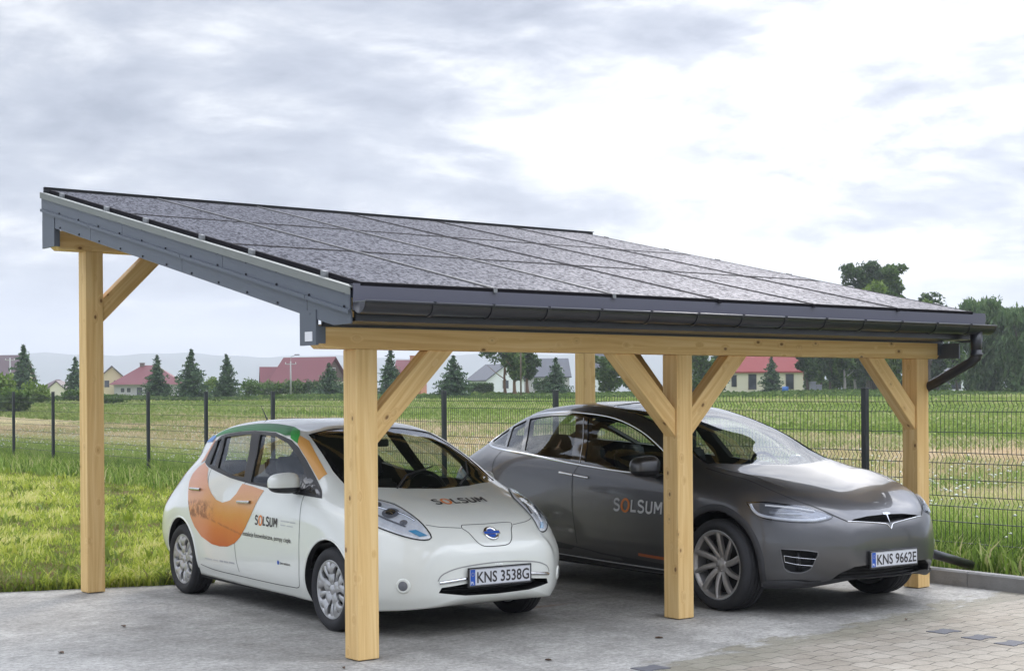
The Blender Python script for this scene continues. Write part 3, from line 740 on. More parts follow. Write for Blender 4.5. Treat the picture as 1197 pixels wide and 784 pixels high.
# clamp rails between columns + small end clamps
for i in range(1, 6):
    x = CX0 + i * PW - GAP / 2
    bm = bmesh.new()
    y0, y1 = -.45, 4.655
    prism(bm, [(x - .0045, y0, roof_z(y0) + .004), (x - .0045, y1, roof_z(y1) + .004), (x - .0045, y1, roof_z(y1) - .03), (x - .0045, y0, roof_z(y0) - .03)], (.009, 0, 0))
    bmesh.ops.recalc_face_normals(bm, faces=bm.faces)
    o = from_bm('clamp_rail', bm, SILV if i < 3 else BLK, cp); o.location = -CPO  # same rail throughout; silver left, black right paints in the viewing-angle glint
for side in (0, 1):
    x = CX0 - .03 if side == 0 else CX0 + 6 * PW + .006
    for j in range(3):
        for q in (.22, .78):
            y = -.455 + (j + q) * 5.11 / 3
            bm = bmesh.new(); prism(bm, [(x, y, roof_z(y) + .006), (x, y + .05, roof_z(y + .05) + .006), (x, y + .05, roof_z(y + .05) - .034), (x, y, roof_z(y) - .034)], (.028, 0, 0))
            bmesh.ops.recalc_face_normals(bm, faces=bm.faces); o = from_bm('end_clamp', bm, SILV, cp); o.location = -CPO
for i in range(1, 6):
    x = CX0 + i * PW - GAP / 2
    bm = bmesh.new(); box(bm, x - .014, x + .014, -.468, -.456, 2.358, 2.384); o = from_bm('front_clamp', bm, SILV if i < 3 else BLK, cp); o.location = -CPO  # same painted glint split as on the rails
# ------------------------------------------------------------------ car bodies
def pchip(t, y, q):
    t = np.asarray(t, float); y = np.asarray(y, float); h = np.diff(t); dl = np.diff(y) / h
    m = np.zeros_like(y); n = len(y)
    for i in range(1, n - 1):
        if dl[i - 1] * dl[i] > 0:
            w1 = 2 * h[i] + h[i - 1]; w2 = h[i] + 2 * h[i - 1]; m[i] = (w1 + w2) / (w1 / dl[i - 1] + w2 / dl[i])
    m[0] = dl[0]; m[-1] = dl[-1]
    i = np.clip(np.searchsorted(t, q) - 1, 0, n - 2); s = (q - t[i]) / h[i]
    return (1 + 2 * s) * (1 - s) ** 2 * y[i] + s * (1 - s) ** 2 * h[i] * m[i] + s * s * (3 - 2 * s) * y[i + 1] + s * s * (s - 1) * h[i] * m[i + 1]
def catmull(P, sub):
    """smooth chain through P (n,2): centripetal-ish via chord parameter"""
    P = np.asarray(P, float); t = np.concatenate([[0], np.cumsum(np.sqrt(np.linalg.norm(np.diff(P, axis=0), axis=1)) + 1e-4)])
    n = len(P); m = np.zeros_like(P)
    for i in range(1, n - 1):
        a = (P[i] - P[i - 1]) / (t[i] - t[i - 1]); b = (P[i + 1] - P[i]) / (t[i + 1] - t[i])
        m[i] = (a * (t[i + 1] - t[i]) + b * (t[i] - t[i - 1])) / (t[i + 1] - t[i - 1])
    m[0] = (P[1] - P[0]) / (t[1] - t[0]); m[0][1] = 0; m[-1] = (P[-1] - P[-2]) / (t[-1] - t[-2])
    out = []
    for i in range(n - 1):
        for k in range(sub):
            s = k / sub; h = t[i + 1] - t[i]
            out.append((1 + 2 * s) * (1 - s) ** 2 * P[i] + s * (1 - s) ** 2 * h * m[i] + s * s * (3 - 2 * s) * P[i + 1] + s * s * (s - 1) * h * m[i + 1])
    out.append(P[-1]); return np.array(out)
def loft(st, nst=90, sub=6, floor=True):
    """st: list of (x, [(y,z)*9]); returns dense (S, K, 3) half sections, centre top -> sill"""
    X = np.array([s[0] for s in st]); A = np.array([s[1] for s in st])          # (n,9,2)
    key = np.concatenate([X[:, None], A.reshape(len(X), -1) * .6], 1)
    t = np.concatenate([[0], np.cumsum(np.sqrt(np.linalg.norm(np.diff(key, axis=0), axis=1)))])
    q = np.linspace(0, t[-1], nst)
    xs = pchip(t, X, q)
    B = np.stack([np.stack([pchip(t, A[:, i, j], q) for j in (0, 1)], -1) for i in range(A.shape[1])], 1)
    return np.array([np.concatenate([np.full((len(c), 1), x), c], 1) for x, c in ((x, catmull(b, sub)) for x, b in zip(xs, B))])
def body_bm(st, nst=90, inset=0., nose_y=None):
    G = loft(st, nst)                                # (S,K,3) y>=0 side
    S_, K, _ = G.shape
    bm = bmesh.new(); rings = []
    for s in range(S_):
        ring = []
        for k in range(K): ring.append(bm.verts.new(G[s, k]))
        L = G[s, K - 1]
        for fr in (.66, .33): ring.append(bm.verts.new((L[0], L[1] * fr, L[2] + .0)))
        ring.append(bm.verts.new((L[0], 0, L[2])))
        for fr in (.33, .66): ring.append(bm.verts.new((L[0], -L[1] * fr, L[2])))
        for k in range(K - 1, 0, -1): ring.append(bm.verts.new((G[s, k, 0], -G[s, k, 1], G[s, k, 2])))
        rings.append(ring)
    n = len(rings[0])
    for a, b in zip(rings, rings[1:]):
        for k in range(n): bm.faces.new((a[k], a[(k + 1) % n], b[(k + 1) % n], b[k]))
    # end caps: strip across
    def cap(ring, flip):
        # pair vertices symmetrically top to bottom: k and n-k
        h = n // 2
        for k in range(h):
            l0, l1 = ring[k], ring[k + 1]; r0, r1 = ring[(n - k) % n], ring[(n - k - 1) % n]
            vs = []
            for v in (l0, l1, r1, r0):
                if v not in vs: vs.append(v)
            if len(vs) > 2: bm.faces.new(vs[::-1] if flip else vs)
    cap(rings[0], False); cap(rings[-1], True)
    bmesh.ops.recalc_face_normals(bm, faces=bm.faces)
    for f in bm.faces: f.smooth = True
    if inset:
        bm.normal_update()
        mv = [(v, v.co - v.normal * inset) for v in bm.verts]
        for v, c in mv: v.co = c
    return bm
def bvh_of(bm):
    bm.normal_update(); bm.verts.ensure_lookup_table(); bm.faces.ensure_lookup_table()
    return BVHTree.FromBMesh(bm)
from mathutils.interpolate import poly_3d_calc
class Surf:
    def __init__(self, st, nst=90):
        self.bm = body_bm(st, nst); self.t = bvh_of(self.bm)
    def nrm(self, p):
        co, no, i, d = self.t.find_nearest(p)
        if i is None: return Vector((0, 0, 1))
        f = self.bm.faces[i]
        w = poly_3d_calc([x.co for x in f.verts], co)
        v = Vector()
        for x, a in zip(f.verts, w): v += x.normal * a
        return v.normalized() if v.length > 1e-6 else no
    def hit(self, o, d):
        r = self.t.ray_cast(Vector(o), Vector(d).normalized()); return r[0]
def axes_for(ax):
    ax = Vector(ax).normalized()
    u = ax.cross(Vector((0, 0, 1)))
    u = u.normalized() if u.length > .05 else Vector((1, 0, 0)); u = (u - ax * u.dot(ax)).normalized()
    v = u.cross(ax).normalized() if True else None
    return ax, u, v
def smooth_poly(pts, it=2):
    """Chaikin corner cutting on a closed chain of vectors"""
    for _ in range(it):
        n = len(pts); q = []
        for i in range(n):
            a, b = pts[i], pts[(i + 1) % n]; q += [a * .75 + b * .25, a * .25 + b * .75]
        pts = q
    return pts
def spline_open(pts, sub=6):
    P = [Vector(p) for p in pts]; out = []
    for i in range(len(P) - 1):
        p0, p1, p2, p3 = P[max(i - 1, 0)], P[i], P[i + 1], P[min(i + 2, len(P) - 1)]
        for k in range(sub):
            t = k / sub
            out.append(.5 * ((2 * p1) + (p2 - p0) * t + (2 * p0 - 5 * p1 + 4 * p2 - p3) * t * t + (3 * p1 - p0 - 3 * p2 + p3) * t ** 3))
    return out + [P[-1]]
def panel(name, surf, pts, ax, mat, parent, off=.002, thick=0., step=.05, smoothing=0, holes=()):
    """a sheet with outline pts (3d, car space) laid on the body along direction ax (pointing outward)"""
    ax, u, v = axes_for(ax)
    pts = [Vector(p) for p in pts]
    if smoothing: pts = smooth_poly(pts, smoothing)
    loops = [[Vector((p.dot(u), p.dot(v))) for p in pts]] + [[Vector((Vector(p).dot(u), Vector(p).dot(v))) for p in h] for h in holes]
    if len(loops) == 1:
        P = loops[0]; ar = sum(P[i].x * P[(i + 1) % len(P)].y - P[(i + 1) % len(P)].x * P[i].y for i in range(len(P)))
        if ar < 0: loops[0] = P[::-1]
    V, E = [], []
    for P in loops:
        # subdivide long edges
        Q = []
        for i in range(len(P)):
            a, b = P[i], P[(i + 1) % len(P)]; m = max(1, int((b - a).length / step))
            Q += [a.lerp(b, k / m) for k in range(m)]
        s = len(V); V += Q; E += [(s + i, s + (i + 1) % len(Q)) for i in range(len(Q))]
    nb = len(V)
    x0, x1 = min(p.x for p in V), max(p.x for p in V); y0, y1 = min(p.y for p in V), max(p.y for p in V)
    def inside(p):
        c = False
        for P in loops:
            for i in range(len(P)):
                a, b = P[i], P[(i + 1) % len(P)]
                if (a.y > p.y) != (b.y > p.y) and p.x < (b.x - a.x) * (p.y - a.y) / (b.y - a.y) + a.x: c = not c
        return c
    bd = list(V)
    gx = np.arange(x0 + step * .5, x1, step); gy = np.arange(y0 + step * .5, y1, step)
    if len(gx) * len(gy) > 1500: pass
    for a in gx:
        for b in gy:
            p = Vector((a, b))
            if inside(p) and min((p - q).length_squared for q in bd) > (step * .35) ** 2: V.append(p)
    r = delaunay_2d_cdt(V, E, [], 0, 1e-6)
    OV, OF = r[0], r[2]
    bm = bmesh.new(); vs = []
    fixd = sum((p.dot(ax) for p in pts)) / len(pts)
    for p in OV:
        o = u * p.x + v * p.y + ax * 3
        h = surf.hit(o, -ax)
        if h is None or abs(h.dot(ax) - fixd) > .5:
            co_ = u * p.x + v * p.y + ax * fixd
            q = surf.t.find_nearest(co_)[0]; h = q
        vs.append(bm.verts.new(h + surf.nrm(h) * off))
    for f in OF:
        c = (OV[f[0]] + OV[f[1]] + OV[f[2]]) / 3
        if len(loops) > 1 and not inside(c): continue
        if len(loops) == 1 and not inside(c): continue
        try: bm.faces.new([vs[i] for i in f])
        except ValueError: pass
    for f in bm.faces:
        f.smooth = True; f.normal_update()
    if bm.faces and sum((f.normal.dot(ax) * f.calc_area() for f in bm.faces)) < 0: bmesh.ops.reverse_faces(bm, faces=bm.faces)
    for x in [x for x in bm.verts if not x.link_faces]: bm.verts.remove(x)
    if thick:
        bm.normal_update()
        bmesh.ops.solidify(bm, geom=bm.faces[:], thickness=thick)
        ed = [e for e in bm.edges if len(e.link_faces) == 2 and e.calc_face_angle(0) > .9]
        for e in ed: e.smooth = False
    o = from_bm(name, bm, mat, parent)
    if not thick and o.data.polygons:
        nn = [surf.nrm(v.co) for v in o.data.vertices]
        o.data.normals_split_custom_set([nn[l.vertex_index] for l in o.data.loops])
    return o
def ribbon(surf, chain, ax, width, off=.0015, sub=5, height=0.):
    """bmesh strip laid along a chain on the body"""
    ax, u, v = axes_for(ax)
    P = spline_open(chain, sub); Q = []
    for p in P:
        h = surf.hit(p - ax * p.dot(ax) + ax * 3, -ax)
        if h is None or abs((h - p).dot(ax)) > .5: h = surf.t.find_nearest(p)[0]
        Q.append(h)
    bm = bmesh.new(); prev = None
    for i, h in enumerate(Q):
        t = (Q[min(i + 1, len(Q) - 1)] - Q[max(i - 1, 0)]).normalized(); n = surf.nrm(h); s = t.cross(n).normalized()
        if height:
            row = [bm.verts.new(h + s * a * width / 2 + n * b) for a, b in ((-1, off), (-.6, off + height), (.6, off + height), (1, off))]
        else:
            row = [bm.verts.new(h + s * a * width / 2 + n * off) for a in (-1, 1)]
        if prev:
            for k in range(len(row) - 1): bm.faces.new((prev[k], prev[k + 1], row[k + 1], row[k]))
        prev = row
    bm.normal_update()
    return bm
def strip(name, surf, chain, ax, width, mat, parent, **k):
    bm = ribbon(surf, chain, ax, width, **k)
    for f in bm.faces: f.smooth = True
    return from_bm(name, bm, mat, parent)
def prism_obj(pts, ax, d0, d1):
    """cutter: outline pts flattened across ax, from distance d0 to d1 along ax"""
    ax, u, v = axes_for(ax); bm = bmesh.new()
    base = [u * Vector(p).dot(u) + v * Vector(p).dot(v) + ax * d0 for p in pts]
    prism(bm, base, ax * (d1 - d0)); bmesh.ops.recalc_face_normals(bm, faces=bm.faces)
    return bm
def cut_body(name, st, surf, cutters, mats, parent, nst=90):
    """outer shell minus cabin, wheel wells and openings; faces cut inside take the dark material"""
    bm = body_bm(st, nst)
    me = bpy.data.meshes.new(name); bm.to_mesh(me); bm.free()
    o = bpy.data.objects.new(name, me); COL.objects.link(o)
    cobs = []
    for cb_ in cutters:
        m2 = bpy.data.meshes.new('c'); cb_.to_mesh(m2); cb_.free()
        c = bpy.data.objects.new('c', m2); COL.objects.link(c); cobs.append(c)
        md = o.modifiers.new('b', 'BOOLEAN'); md.operation = 'DIFFERENCE'; md.solver = 'EXACT'; md.object = c
    dg = bpy.context.evaluated_depsgraph_get(); dg.update()
    res = bpy.data.meshes.new_from_object(o.evaluated_get(dg))
    for c in cobs: bpy.data.objects.remove(c)
    bpy.data.objects.remove(o)
    res.name = name
    res.materials.clear()
    for m in mats: res.materials.append(m)
    for p in res.polygons:
        c = p.center; q, no, i, d = surf.t.find_nearest(c)
        p.use_smooth = True
        p.material_index = 0 if (d < .006 and abs(p.normal.dot(no)) > .5) else 1
    o = bpy.data.objects.new(name, res); COL.objects.link(o); o.parent = parent
    nrm = [None] * len(res.loops)
    for p in res.polygons:
        for li in p.loop_indices:
            co_ = res.vertices[res.loops[li].vertex_index].co
            nrm[li] = surf.nrm(co_) if p.material_index == 0 else p.normal.copy()
    res.normals_split_custom_set(nrm)
    return o
def cyl_bm(x, z, r, y0, y1, n=56):
    bm = bmesh.new()
    lathe(bm, [(.0001, y0), (r, y0), (r, y1), (.0001, y1)], n, Matrix.Translation((x, 0, z)))
    bmesh.ops.remove_doubles(bm, verts=bm.verts, dist=.001); bmesh.ops.recalc_face_normals(bm, faces=bm.faces); return bm
def text_mesh(name, s, size, mat, parent, M, surf=None, ax=None, off=.003, font_scale_x=1., bold=0., extrude=.0, align='LEFT', space=1.):
    cu = bpy.data.curves.new('t', 'FONT'); cu.body = s; cu.size = size; cu.align_x = align; cu.resolution_u = 3; cu.offset = bold; cu.extrude = extrude; cu.space_character = space
    to = bpy.data.objects.new('t', cu); COL.objects.link(to)
    dg = bpy.context.evaluated_depsgraph_get(); me = bpy.data.meshes.new_from_object(to.evaluated_get(dg)); bpy.data.objects.remove(to)
    me.name = name
    for v in me.vertices:
        v.co.x *= font_scale_x; p = M @ v.co
        if surf is not None:
            a = Vector(ax).normalized(); h = surf.hit(p - a * p.dot(a) + a * 3, -a)
            if h is not None: p = h + surf.nrm(h) * (off + v.co.z)
        v.co = p
    me.materials.clear(); 
    return link(name, me, mat, parent)

PAINT_W = pbr('white_pearl_paint', (.74, .755, .70), .32, coat=1., crough=.03, spec=.4)
DARKIN = pbr('dark_inner_trim', (.012, .012, .013), .75)
RUB = pbr('tyre_rubber', (.018, .018, .02), .75, noise=.3, nscale=20, bump=.2, bscale=150)
BPL = pbr('black_plastic', (.016, .016, .018), .45)
GBLK = pbr('gloss_black', (.008, .008, .009), .08, coat=1.)
CHR = pbr('chrome', (.75, .76, .78), .12, metal=1.)
RIMS = pbr('silver_rim', (.50, .50, .50), .36, metal=.75)
SEAM = pbr('panel_gap', (.02, .02, .02), .8)
WHT = pbr('white_print', (.75, .75, .75), .5)
GRYT = pbr('grey_print', (.42, .42, .43), .5)
DKT = pbr('dark_print', (.035, .03, .03), .5)
ORG = pbr('orange_print', (.75, .22, .04), .45)
BLU = pbr('blue_print', (.02, .09, .42), .4)
LBLU = pbr('light_blue_print', (.08, .25, .62), .4)
RED = pbr('red_print', (.6, .03, .03), .5)
PLW = pbr('plate_white', (.62, .63, .66), .35)
def glass_mat(name, tint, alpha):
    m, nt, out = newmat(name)
    gl = N(nt, 'BsdfGlossy', Roughness=.01); gl.inputs[0].default_value = (.95, .97, 1, 1)
    tr = N(nt, 'BsdfTransparent'); tr.inputs[0].default_value = (*tint, 1)
    ge = N(nt, 'NewGeometry'); dt_ = N(nt, 'VectorMath', operation='DOT_PRODUCT'); nt.links.new(ge.outputs['Normal'], dt_.inputs[0]); nt.links.new(ge.outputs['Incoming'], dt_.inputs[1])
    cs = mth(nt, 'SUBTRACT', 1., mth(nt, 'ABSOLUTE', dt_.outputs['Value']), clamp=True)
    k = mth(nt, 'MAXIMUM', mth(nt, 'ADD', .07, mth(nt, 'MULTIPLY', mth(nt, 'POWER', cs, 5.), .93)), alpha, clamp=True)
    mx = N(nt, 'MixShader'); nt.links.new(k, mx.inputs[0]); nt.links.new(tr.outputs[0], mx.inputs[1]); nt.links.new(gl.outputs[0], mx.inputs[2])
    nt.links.new(mx.outputs[0], out.inputs[0]); return m
GLS = glass_mat('car_glass', (.80, .86, .82), .04)
GLSD = glass_mat('tinted_side_glass', (.66, .72, .70), .07)
LENS = glass_mat('lamp_lens', (.85, .87, .9), .08)
REFL = pbr('lamp_reflector', (.78, .79, .82), .3, noise=.25, nscale=26)

def wheel(parent, x, y, side, rad, tw, rim_r, kind):
    """side: -1 right of the car, +1 left; centre at (x, y, rad)"""
    wl = empty('wheel', (x, y, rad)); wl.parent = parent
    bm = bmesh.new(); h = tw / 2; r = rad; k = rim_r
    prof = [(k, -h * .78), (k + .012, -h * .9), (k + (r - k) * .5, -h), (r - .022, -h * .9), (r - .006, -h * .72), (r, -h * .45)]
    tread = []
    for i in range(5):
        c = -h * .6 + h * 1.2 * i / 4
        tread += [(r, c - h * .10), (r - .0, c + h * .10)] if i == 0 else [(r - .008, c - h * .17), (r - .008, c - h * .13), (r, c - h * .12), (r, c + h * .12)]
    prof = prof + tread[1:] + [(r, h * .72), (r - .022, h * .9), (k + (r - k) * .5, h), (k + .012, h * .9), (k, h * .78)]
    lathe(bm, prof, 64, closed=True)
    bmesh.ops.recalc_face_normals(bm, faces=bm.faces)
    t = from_bm('tyre', bm, RUB, wl, smooth=True)
    # rim: barrel and lip
    bm = bmesh.new(); s = side
    lathe(bm, [(k + .004, s * h * .80), (k - .004, s * h * .84), (k - .014, s * h * .78), (k - .02, s * h * .55), (k - .035, s * h * .2), (k - .04, -s * h * .6), (k + .002, -s * h * .8)], 56)
    rim = from_bm('rim', bm, RIMS, wl, smooth=True)
    bm = bmesh.new()
    lathe(bm, [(.0001, s * h * .05), (k - .05, s * h * .05), (k - .05, s * h * .0), (.0001, s * h * .0)], 40)
    from_bm('brake_disc', bm, DARKIN, rim)
    bm = bmesh.new()
    def spoke(an, w0, w1, r0, r1, y0, y1, skew=0., th=.02, cam_=.006):
        n = 6; rows = []
        for i in range(n + 1):
            f = i / n; rr = r0 + (r1 - r0) * f; ww = w0 + (w1 - w0) * f; yy = y0 + (y1 - y0) * f + .012 * math.sin(math.pi * f); a = an + skew * f
            rad_v = Vector((math.cos(a), 0, math.sin(a))); tan = Vector((-math.sin(a), 0, math.cos(a)))
            row = [rad_v * rr + tan * ww * c + Vector((0, s * (yy + d), 0)) for c, d in ((-.5, -th), (-.5, 0), (-.2, cam_), (.2, cam_), (.5, 0), (.5, -th))]
            rows.append([bm.verts.new(p) for p in row])
        for a, b in zip(rows, rows[1:]):
            for q in range(5): bm.faces.new((a[q], a[q + 1], b[q + 1], b[q]))
    if kind == 'cover':     # wheel cover with ten broad paired spokes forking outward
        for i in range(5):
            a = 2 * math.pi * i / 5 + .3
            spoke(a, .085, .075, .03, k * .56, h * .62, h * .70)
            spoke(a, .052, .060, k * .50, k - .012, h * .70, h * .78, skew=.26)
            spoke(a, .052, .060, k * .50, k - .012, h * .70, h * .78, skew=-.26)
            spoke(a + math.pi / 5, .018, .05, k * .35, k - .012, h * .52, h * .70)
        lathe(bm, [(k - .028, s * h * .70), (k - .016, s * h * .80), (k - .004, s * h * .80)], 56)
    else:                   # ten slim twisted spokes
        for i in range(10):
            a = 2 * math.pi * i / 10 + .1
            spoke(a, .045, .030 if i % 2 else .046, .045, k - .012, h * .38, h * .76, skew=.20, th=.03, cam_=.008)
        lathe(bm, [(k - .03, s * h * .66), (k - .014, s * h * .80), (k - .002, s * h * .80)], 56)
    bmesh.ops.recalc_face_normals(bm, faces=bm.faces)
    sp = from_bm('spokes', bm, RIMS if kind == 'cover' else RIMT, rim, smooth=False)
    bm = bmesh.new()
    hy = h * (.66 if kind == 'cover' else .46)
    lathe(bm, [(.0001, s * (hy + .016)), (.024, s * (hy + .015)), (.034, s * (hy + .006)), (.06, s * hy), (.066, s * (hy - .03))], 32)
    for i in range(5):
        a = 2 * math.pi * i / 5; lathe(bm, [(.0001, s * (hy + .012)), (.007, s * (hy + .011)), (.009, s * (hy - .01))], 8, Matrix.Translation((.047 * math.cos(a), 0, .047 * math.sin(a))))
    bmesh.ops.recalc_face_normals(bm, faces=bm.faces)
    from_bm('hub_cap', bm, RIMS if kind == 'cover' else RIMT, rim, smooth=True)
    return wl
RIMT = pbr('warm_grey_rim', (.44, .42, .40), .38, metal=.7)

def number_plate(parent, x, y, z, yaw, txt, tilt=0.):
    M = Matrix.Translation((x, y, z)) @ Matrix.Rotation(yaw, 4, 'Z') @ Matrix.Rotation(tilt, 4, 'Y') @ Matrix(((0, 0, 1, 0), (1, 0, 0, 0), (0, 1, 0, 0), (0, 0, 0, 1)))
    # plate local: X across (car's left), Y up, Z forward -> text must read from the front, so mirror across
    M = M @ Matrix.Rotation(0, 4, 'Y')
    W, H = .52, .115
    bm = bmesh.new(); box(bm, -W / 2 - .012, W / 2 + .012, -H / 2 - .014, H / 2 + .010, -.012, -.001); bevel(bm, .003)
    bm.transform(M); o = from_bm('number_plate', bm, BPL, parent)
    bm = bmesh.new(); box(bm, -W / 2 + .001, W / 2 - .001, -H / 2, H / 2, -.0005, .002); bm.transform(M); from_bm('plate_face', bm, PLW, o)
    bm = bmesh.new(); box(bm, -W / 2 + .004, -W / 2 + .045, -H / 2 + .003, H / 2 - .003, .0022, .0028); bm.transform(M); from_bm('blue_band', bm, BLU, o)
    text_mesh('country_letters', 'PL', .026, WHT, o, M @ Matrix.Translation((-W / 2 + .009, -H / 2 + .012, .0035)), bold=.0006)
    bm = bmesh.new()
    for i in range(12):
        a = i * math.pi / 6; lathe(bm, [(.0001, 0), (.0018, 0)], 5, M @ Matrix.Translation((-W / 2 + .0245 + .012 * math.cos(a), .022 + .012 * math.sin(a), .0036)) @ Matrix.Rotation(math.pi / 2, 4, 'X'))
    from_bm('star_ring', bm, pbr('star_yellow', (.8, .6, .05), .5), o)
    t = text_mesh('plate_number', txt, .108, DKT, o, M @ Matrix.Translation((-W / 2 + .058, -.039, .0035)), bold=.0018)
    # fit the characters to the plate width
    Mi = M.inverted(); xs_ = [(Mi @ v.co).x for v in t.data.vertices]; a, b = min(xs_), max(xs_); ta, tb = -W / 2 + .060, W / 2 - .014
    for v in t.data.vertices:
        q = Mi @ v.co; q.x = ta + (q.x - a) / (b - a) * (tb - ta); v.co = M @ q
    bm = bmesh.new()
    for (a, b, c, d) in ((-W / 2 + .002, W / 2 - .002, H / 2 - .004, H / 2 - .0015), (-W / 2 + .002, W / 2 - .002, -H / 2 + .0015, -H / 2 + .004), (W / 2 - .0045, W / 2 - .002, -H / 2 + .0045, H / 2 - .0045)):
        box(bm, a, b, c, d, .0022, .0027)
    bm.transform(M); from_bm('plate_border', bm, DKT, o)
    return o

def seat(parent, x, y, mat, bench=False, w=.5):
    s = empty('seat', (x, y, 0)); s.parent = parent
    def blob(name, x0, x1, y0, y1, z0, z1, M=None, par=s):
        bm = bmesh.new(); box(bm, x0, x1, y0, y1, z0, z1); bmesh.ops.bevel(bm, geom=bm.edges[:], offset=min(x1 - x0, z1 - z0) * .3, segments=3, affect='EDGES')
        if M is not None: bm.transform(M)
        return from_bm(name, bm, mat, par, smooth=True)
    blob('seat_cushion', -.25, .27, -w / 2, w / 2, .34, .50)
    T = Matrix.Translation((-.24, 0, .42)) @ Matrix.Rotation(R(-16), 4, 'Y')
    blob('seat_back', -.08, .06, -w / 2, w / 2, 0, .60, T)
    if bench:
        for yy in (-.4, 0, .4): blob('headrest', -.04, .05, yy - .12, yy + .12, .61, .76, T)
    else: blob('headrest', -.05, .05, -.13, .13, .63, .82, T)
    return s

# ---------------------------------------------------------------- white hatchback
def pts9(*a): return list(a)
LEAF = [
 (.905, [(0, .50), (.04, .50), (.07, .495), (.085, .485), (.09, .475), (.092, .465), (.09, .455), (.085, .44), (.07, .43)]),
 (.899, [(0, .58), (.14, .577), (.22, .565), (.265, .545), (.285, .515), (.29, .475), (.285, .43), (.265, .375), (.23, .34)]),
 (.885, [(0, .62), (.2, .615), (.32, .60), (.37, .57), (.39, .53), (.40, .48), (.395, .42), (.37, .34), (.33, .29)]),
 (.84, [(0, .69), (.25, .685), (.41, .665), (.48, .62), (.51, .57), (.52, .50), (.515, .42), (.49, .31), (.44, .25)]),
 (.77, [(0, .76), (.26, .755), (.43, .715), (.52, .65), (.57, .585), (.60, .51), (.605, .43), (.585, .30), (.54, .225)]),
 (.68, [(0, .815), (.30, .81), (.50, .77), (.60, .695), (.655, .61), (.69, .53), (.695, .44), (.675, .30), (.62, .21)]),
 (.56, [(0, .87), (.33, .865), (.57, .82), (.68, .745), (.74, .655), (.785, .55), (.79, .44), (.77, .30), (.715, .20)]),
 (.40, [(0, .93), (.35, .925), (.62, .88), (.735, .805), (.80, .71), (.85, .58), (.858, .45), (.845, .30), (.80, .19)]),
 (.14, [(0, 1.01), (.36, 1.002), (.67, .955), (.775, .885), (.845, .78), (.883, .62), (.886, .46), (.875, .30), (.83, .185)]),
 (-.10, [(0, 1.115), (.36, 1.10), (.695, 1.02), (.785, .955), (.858, .86), (.885, .66), (.888, .47), (.875, .30), (.83, .185)]),
 (-.40, [(0, 1.255), (.36, 1.24), (.68, 1.165), (.765, 1.045), (.855, .91), (.883, .70), (.888, .48), (.875, .31), (.83, .185)]),
 (-.70, [(0, 1.38), (.35, 1.365), (.655, 1.30), (.745, 1.13), (.853, .94), (.883, .72), (.888, .49), (.875, .31), (.83, .19)]),
 (-.97, [(0, 1.45), (.35, 1.44), (.635, 1.385), (.735, 1.185), (.853, .955), (.883, .74), (.888, .50), (.875, .31), (.83, .19)]),
 (-1.3, [(0, 1.50), (.35, 1.492), (.62, 1.435), (.735, 1.22), (.855, .975), (.883, .75), (.888, .50), (.875, .31), (.83, .19)]),
 (-1.8, [(0, 1.52), (.34, 1.512), (.605, 1.45), (.73, 1.24), (.858, .99), (.886, .77), (.888, .51), (.875, .32), (.83, .195)]),
 (-2.3, [(0, 1.505), (.33, 1.497), (.585, 1.43), (.71, 1.25), (.85, 1.03), (.885, .79), (.888, .52), (.875, .33), (.83, .20)]),
 (-2.7, [(0, 1.465), (.32, 1.455), (.54, 1.375), (.655, 1.21), (.80, 1.03), (.87, .80), (.88, .53), (.865, .34), (.82, .22)]),
 (-3.05, [(0, 1.39), (.30, 1.38), (.47, 1.30), (.56, 1.15), (.71, .99), (.82, .78), (.85, .53), (.83, .36), (.77, .25)]),
 (-3.25, [(0, 1.24), (.28, 1.23), (.43, 1.16), (.51, 1.05), (.655, .92), (.785, .75), (.815, .53), (.79, .38), (.72, .28)]),
 (-3.38, [(0, 1.08), (.3, 1.07), (.42, 1.02), (.50, .95), (.61, .85), (.725, .71), (.76, .54), (.73, .41), (.65, .32)]),
 (-3.44, [(0, .90), (.3, .89), (.40, .87), (.47, .83), (.54, .76), (.60, .67), (.62, .56), (.59, .46), (.52, .38)]),
]
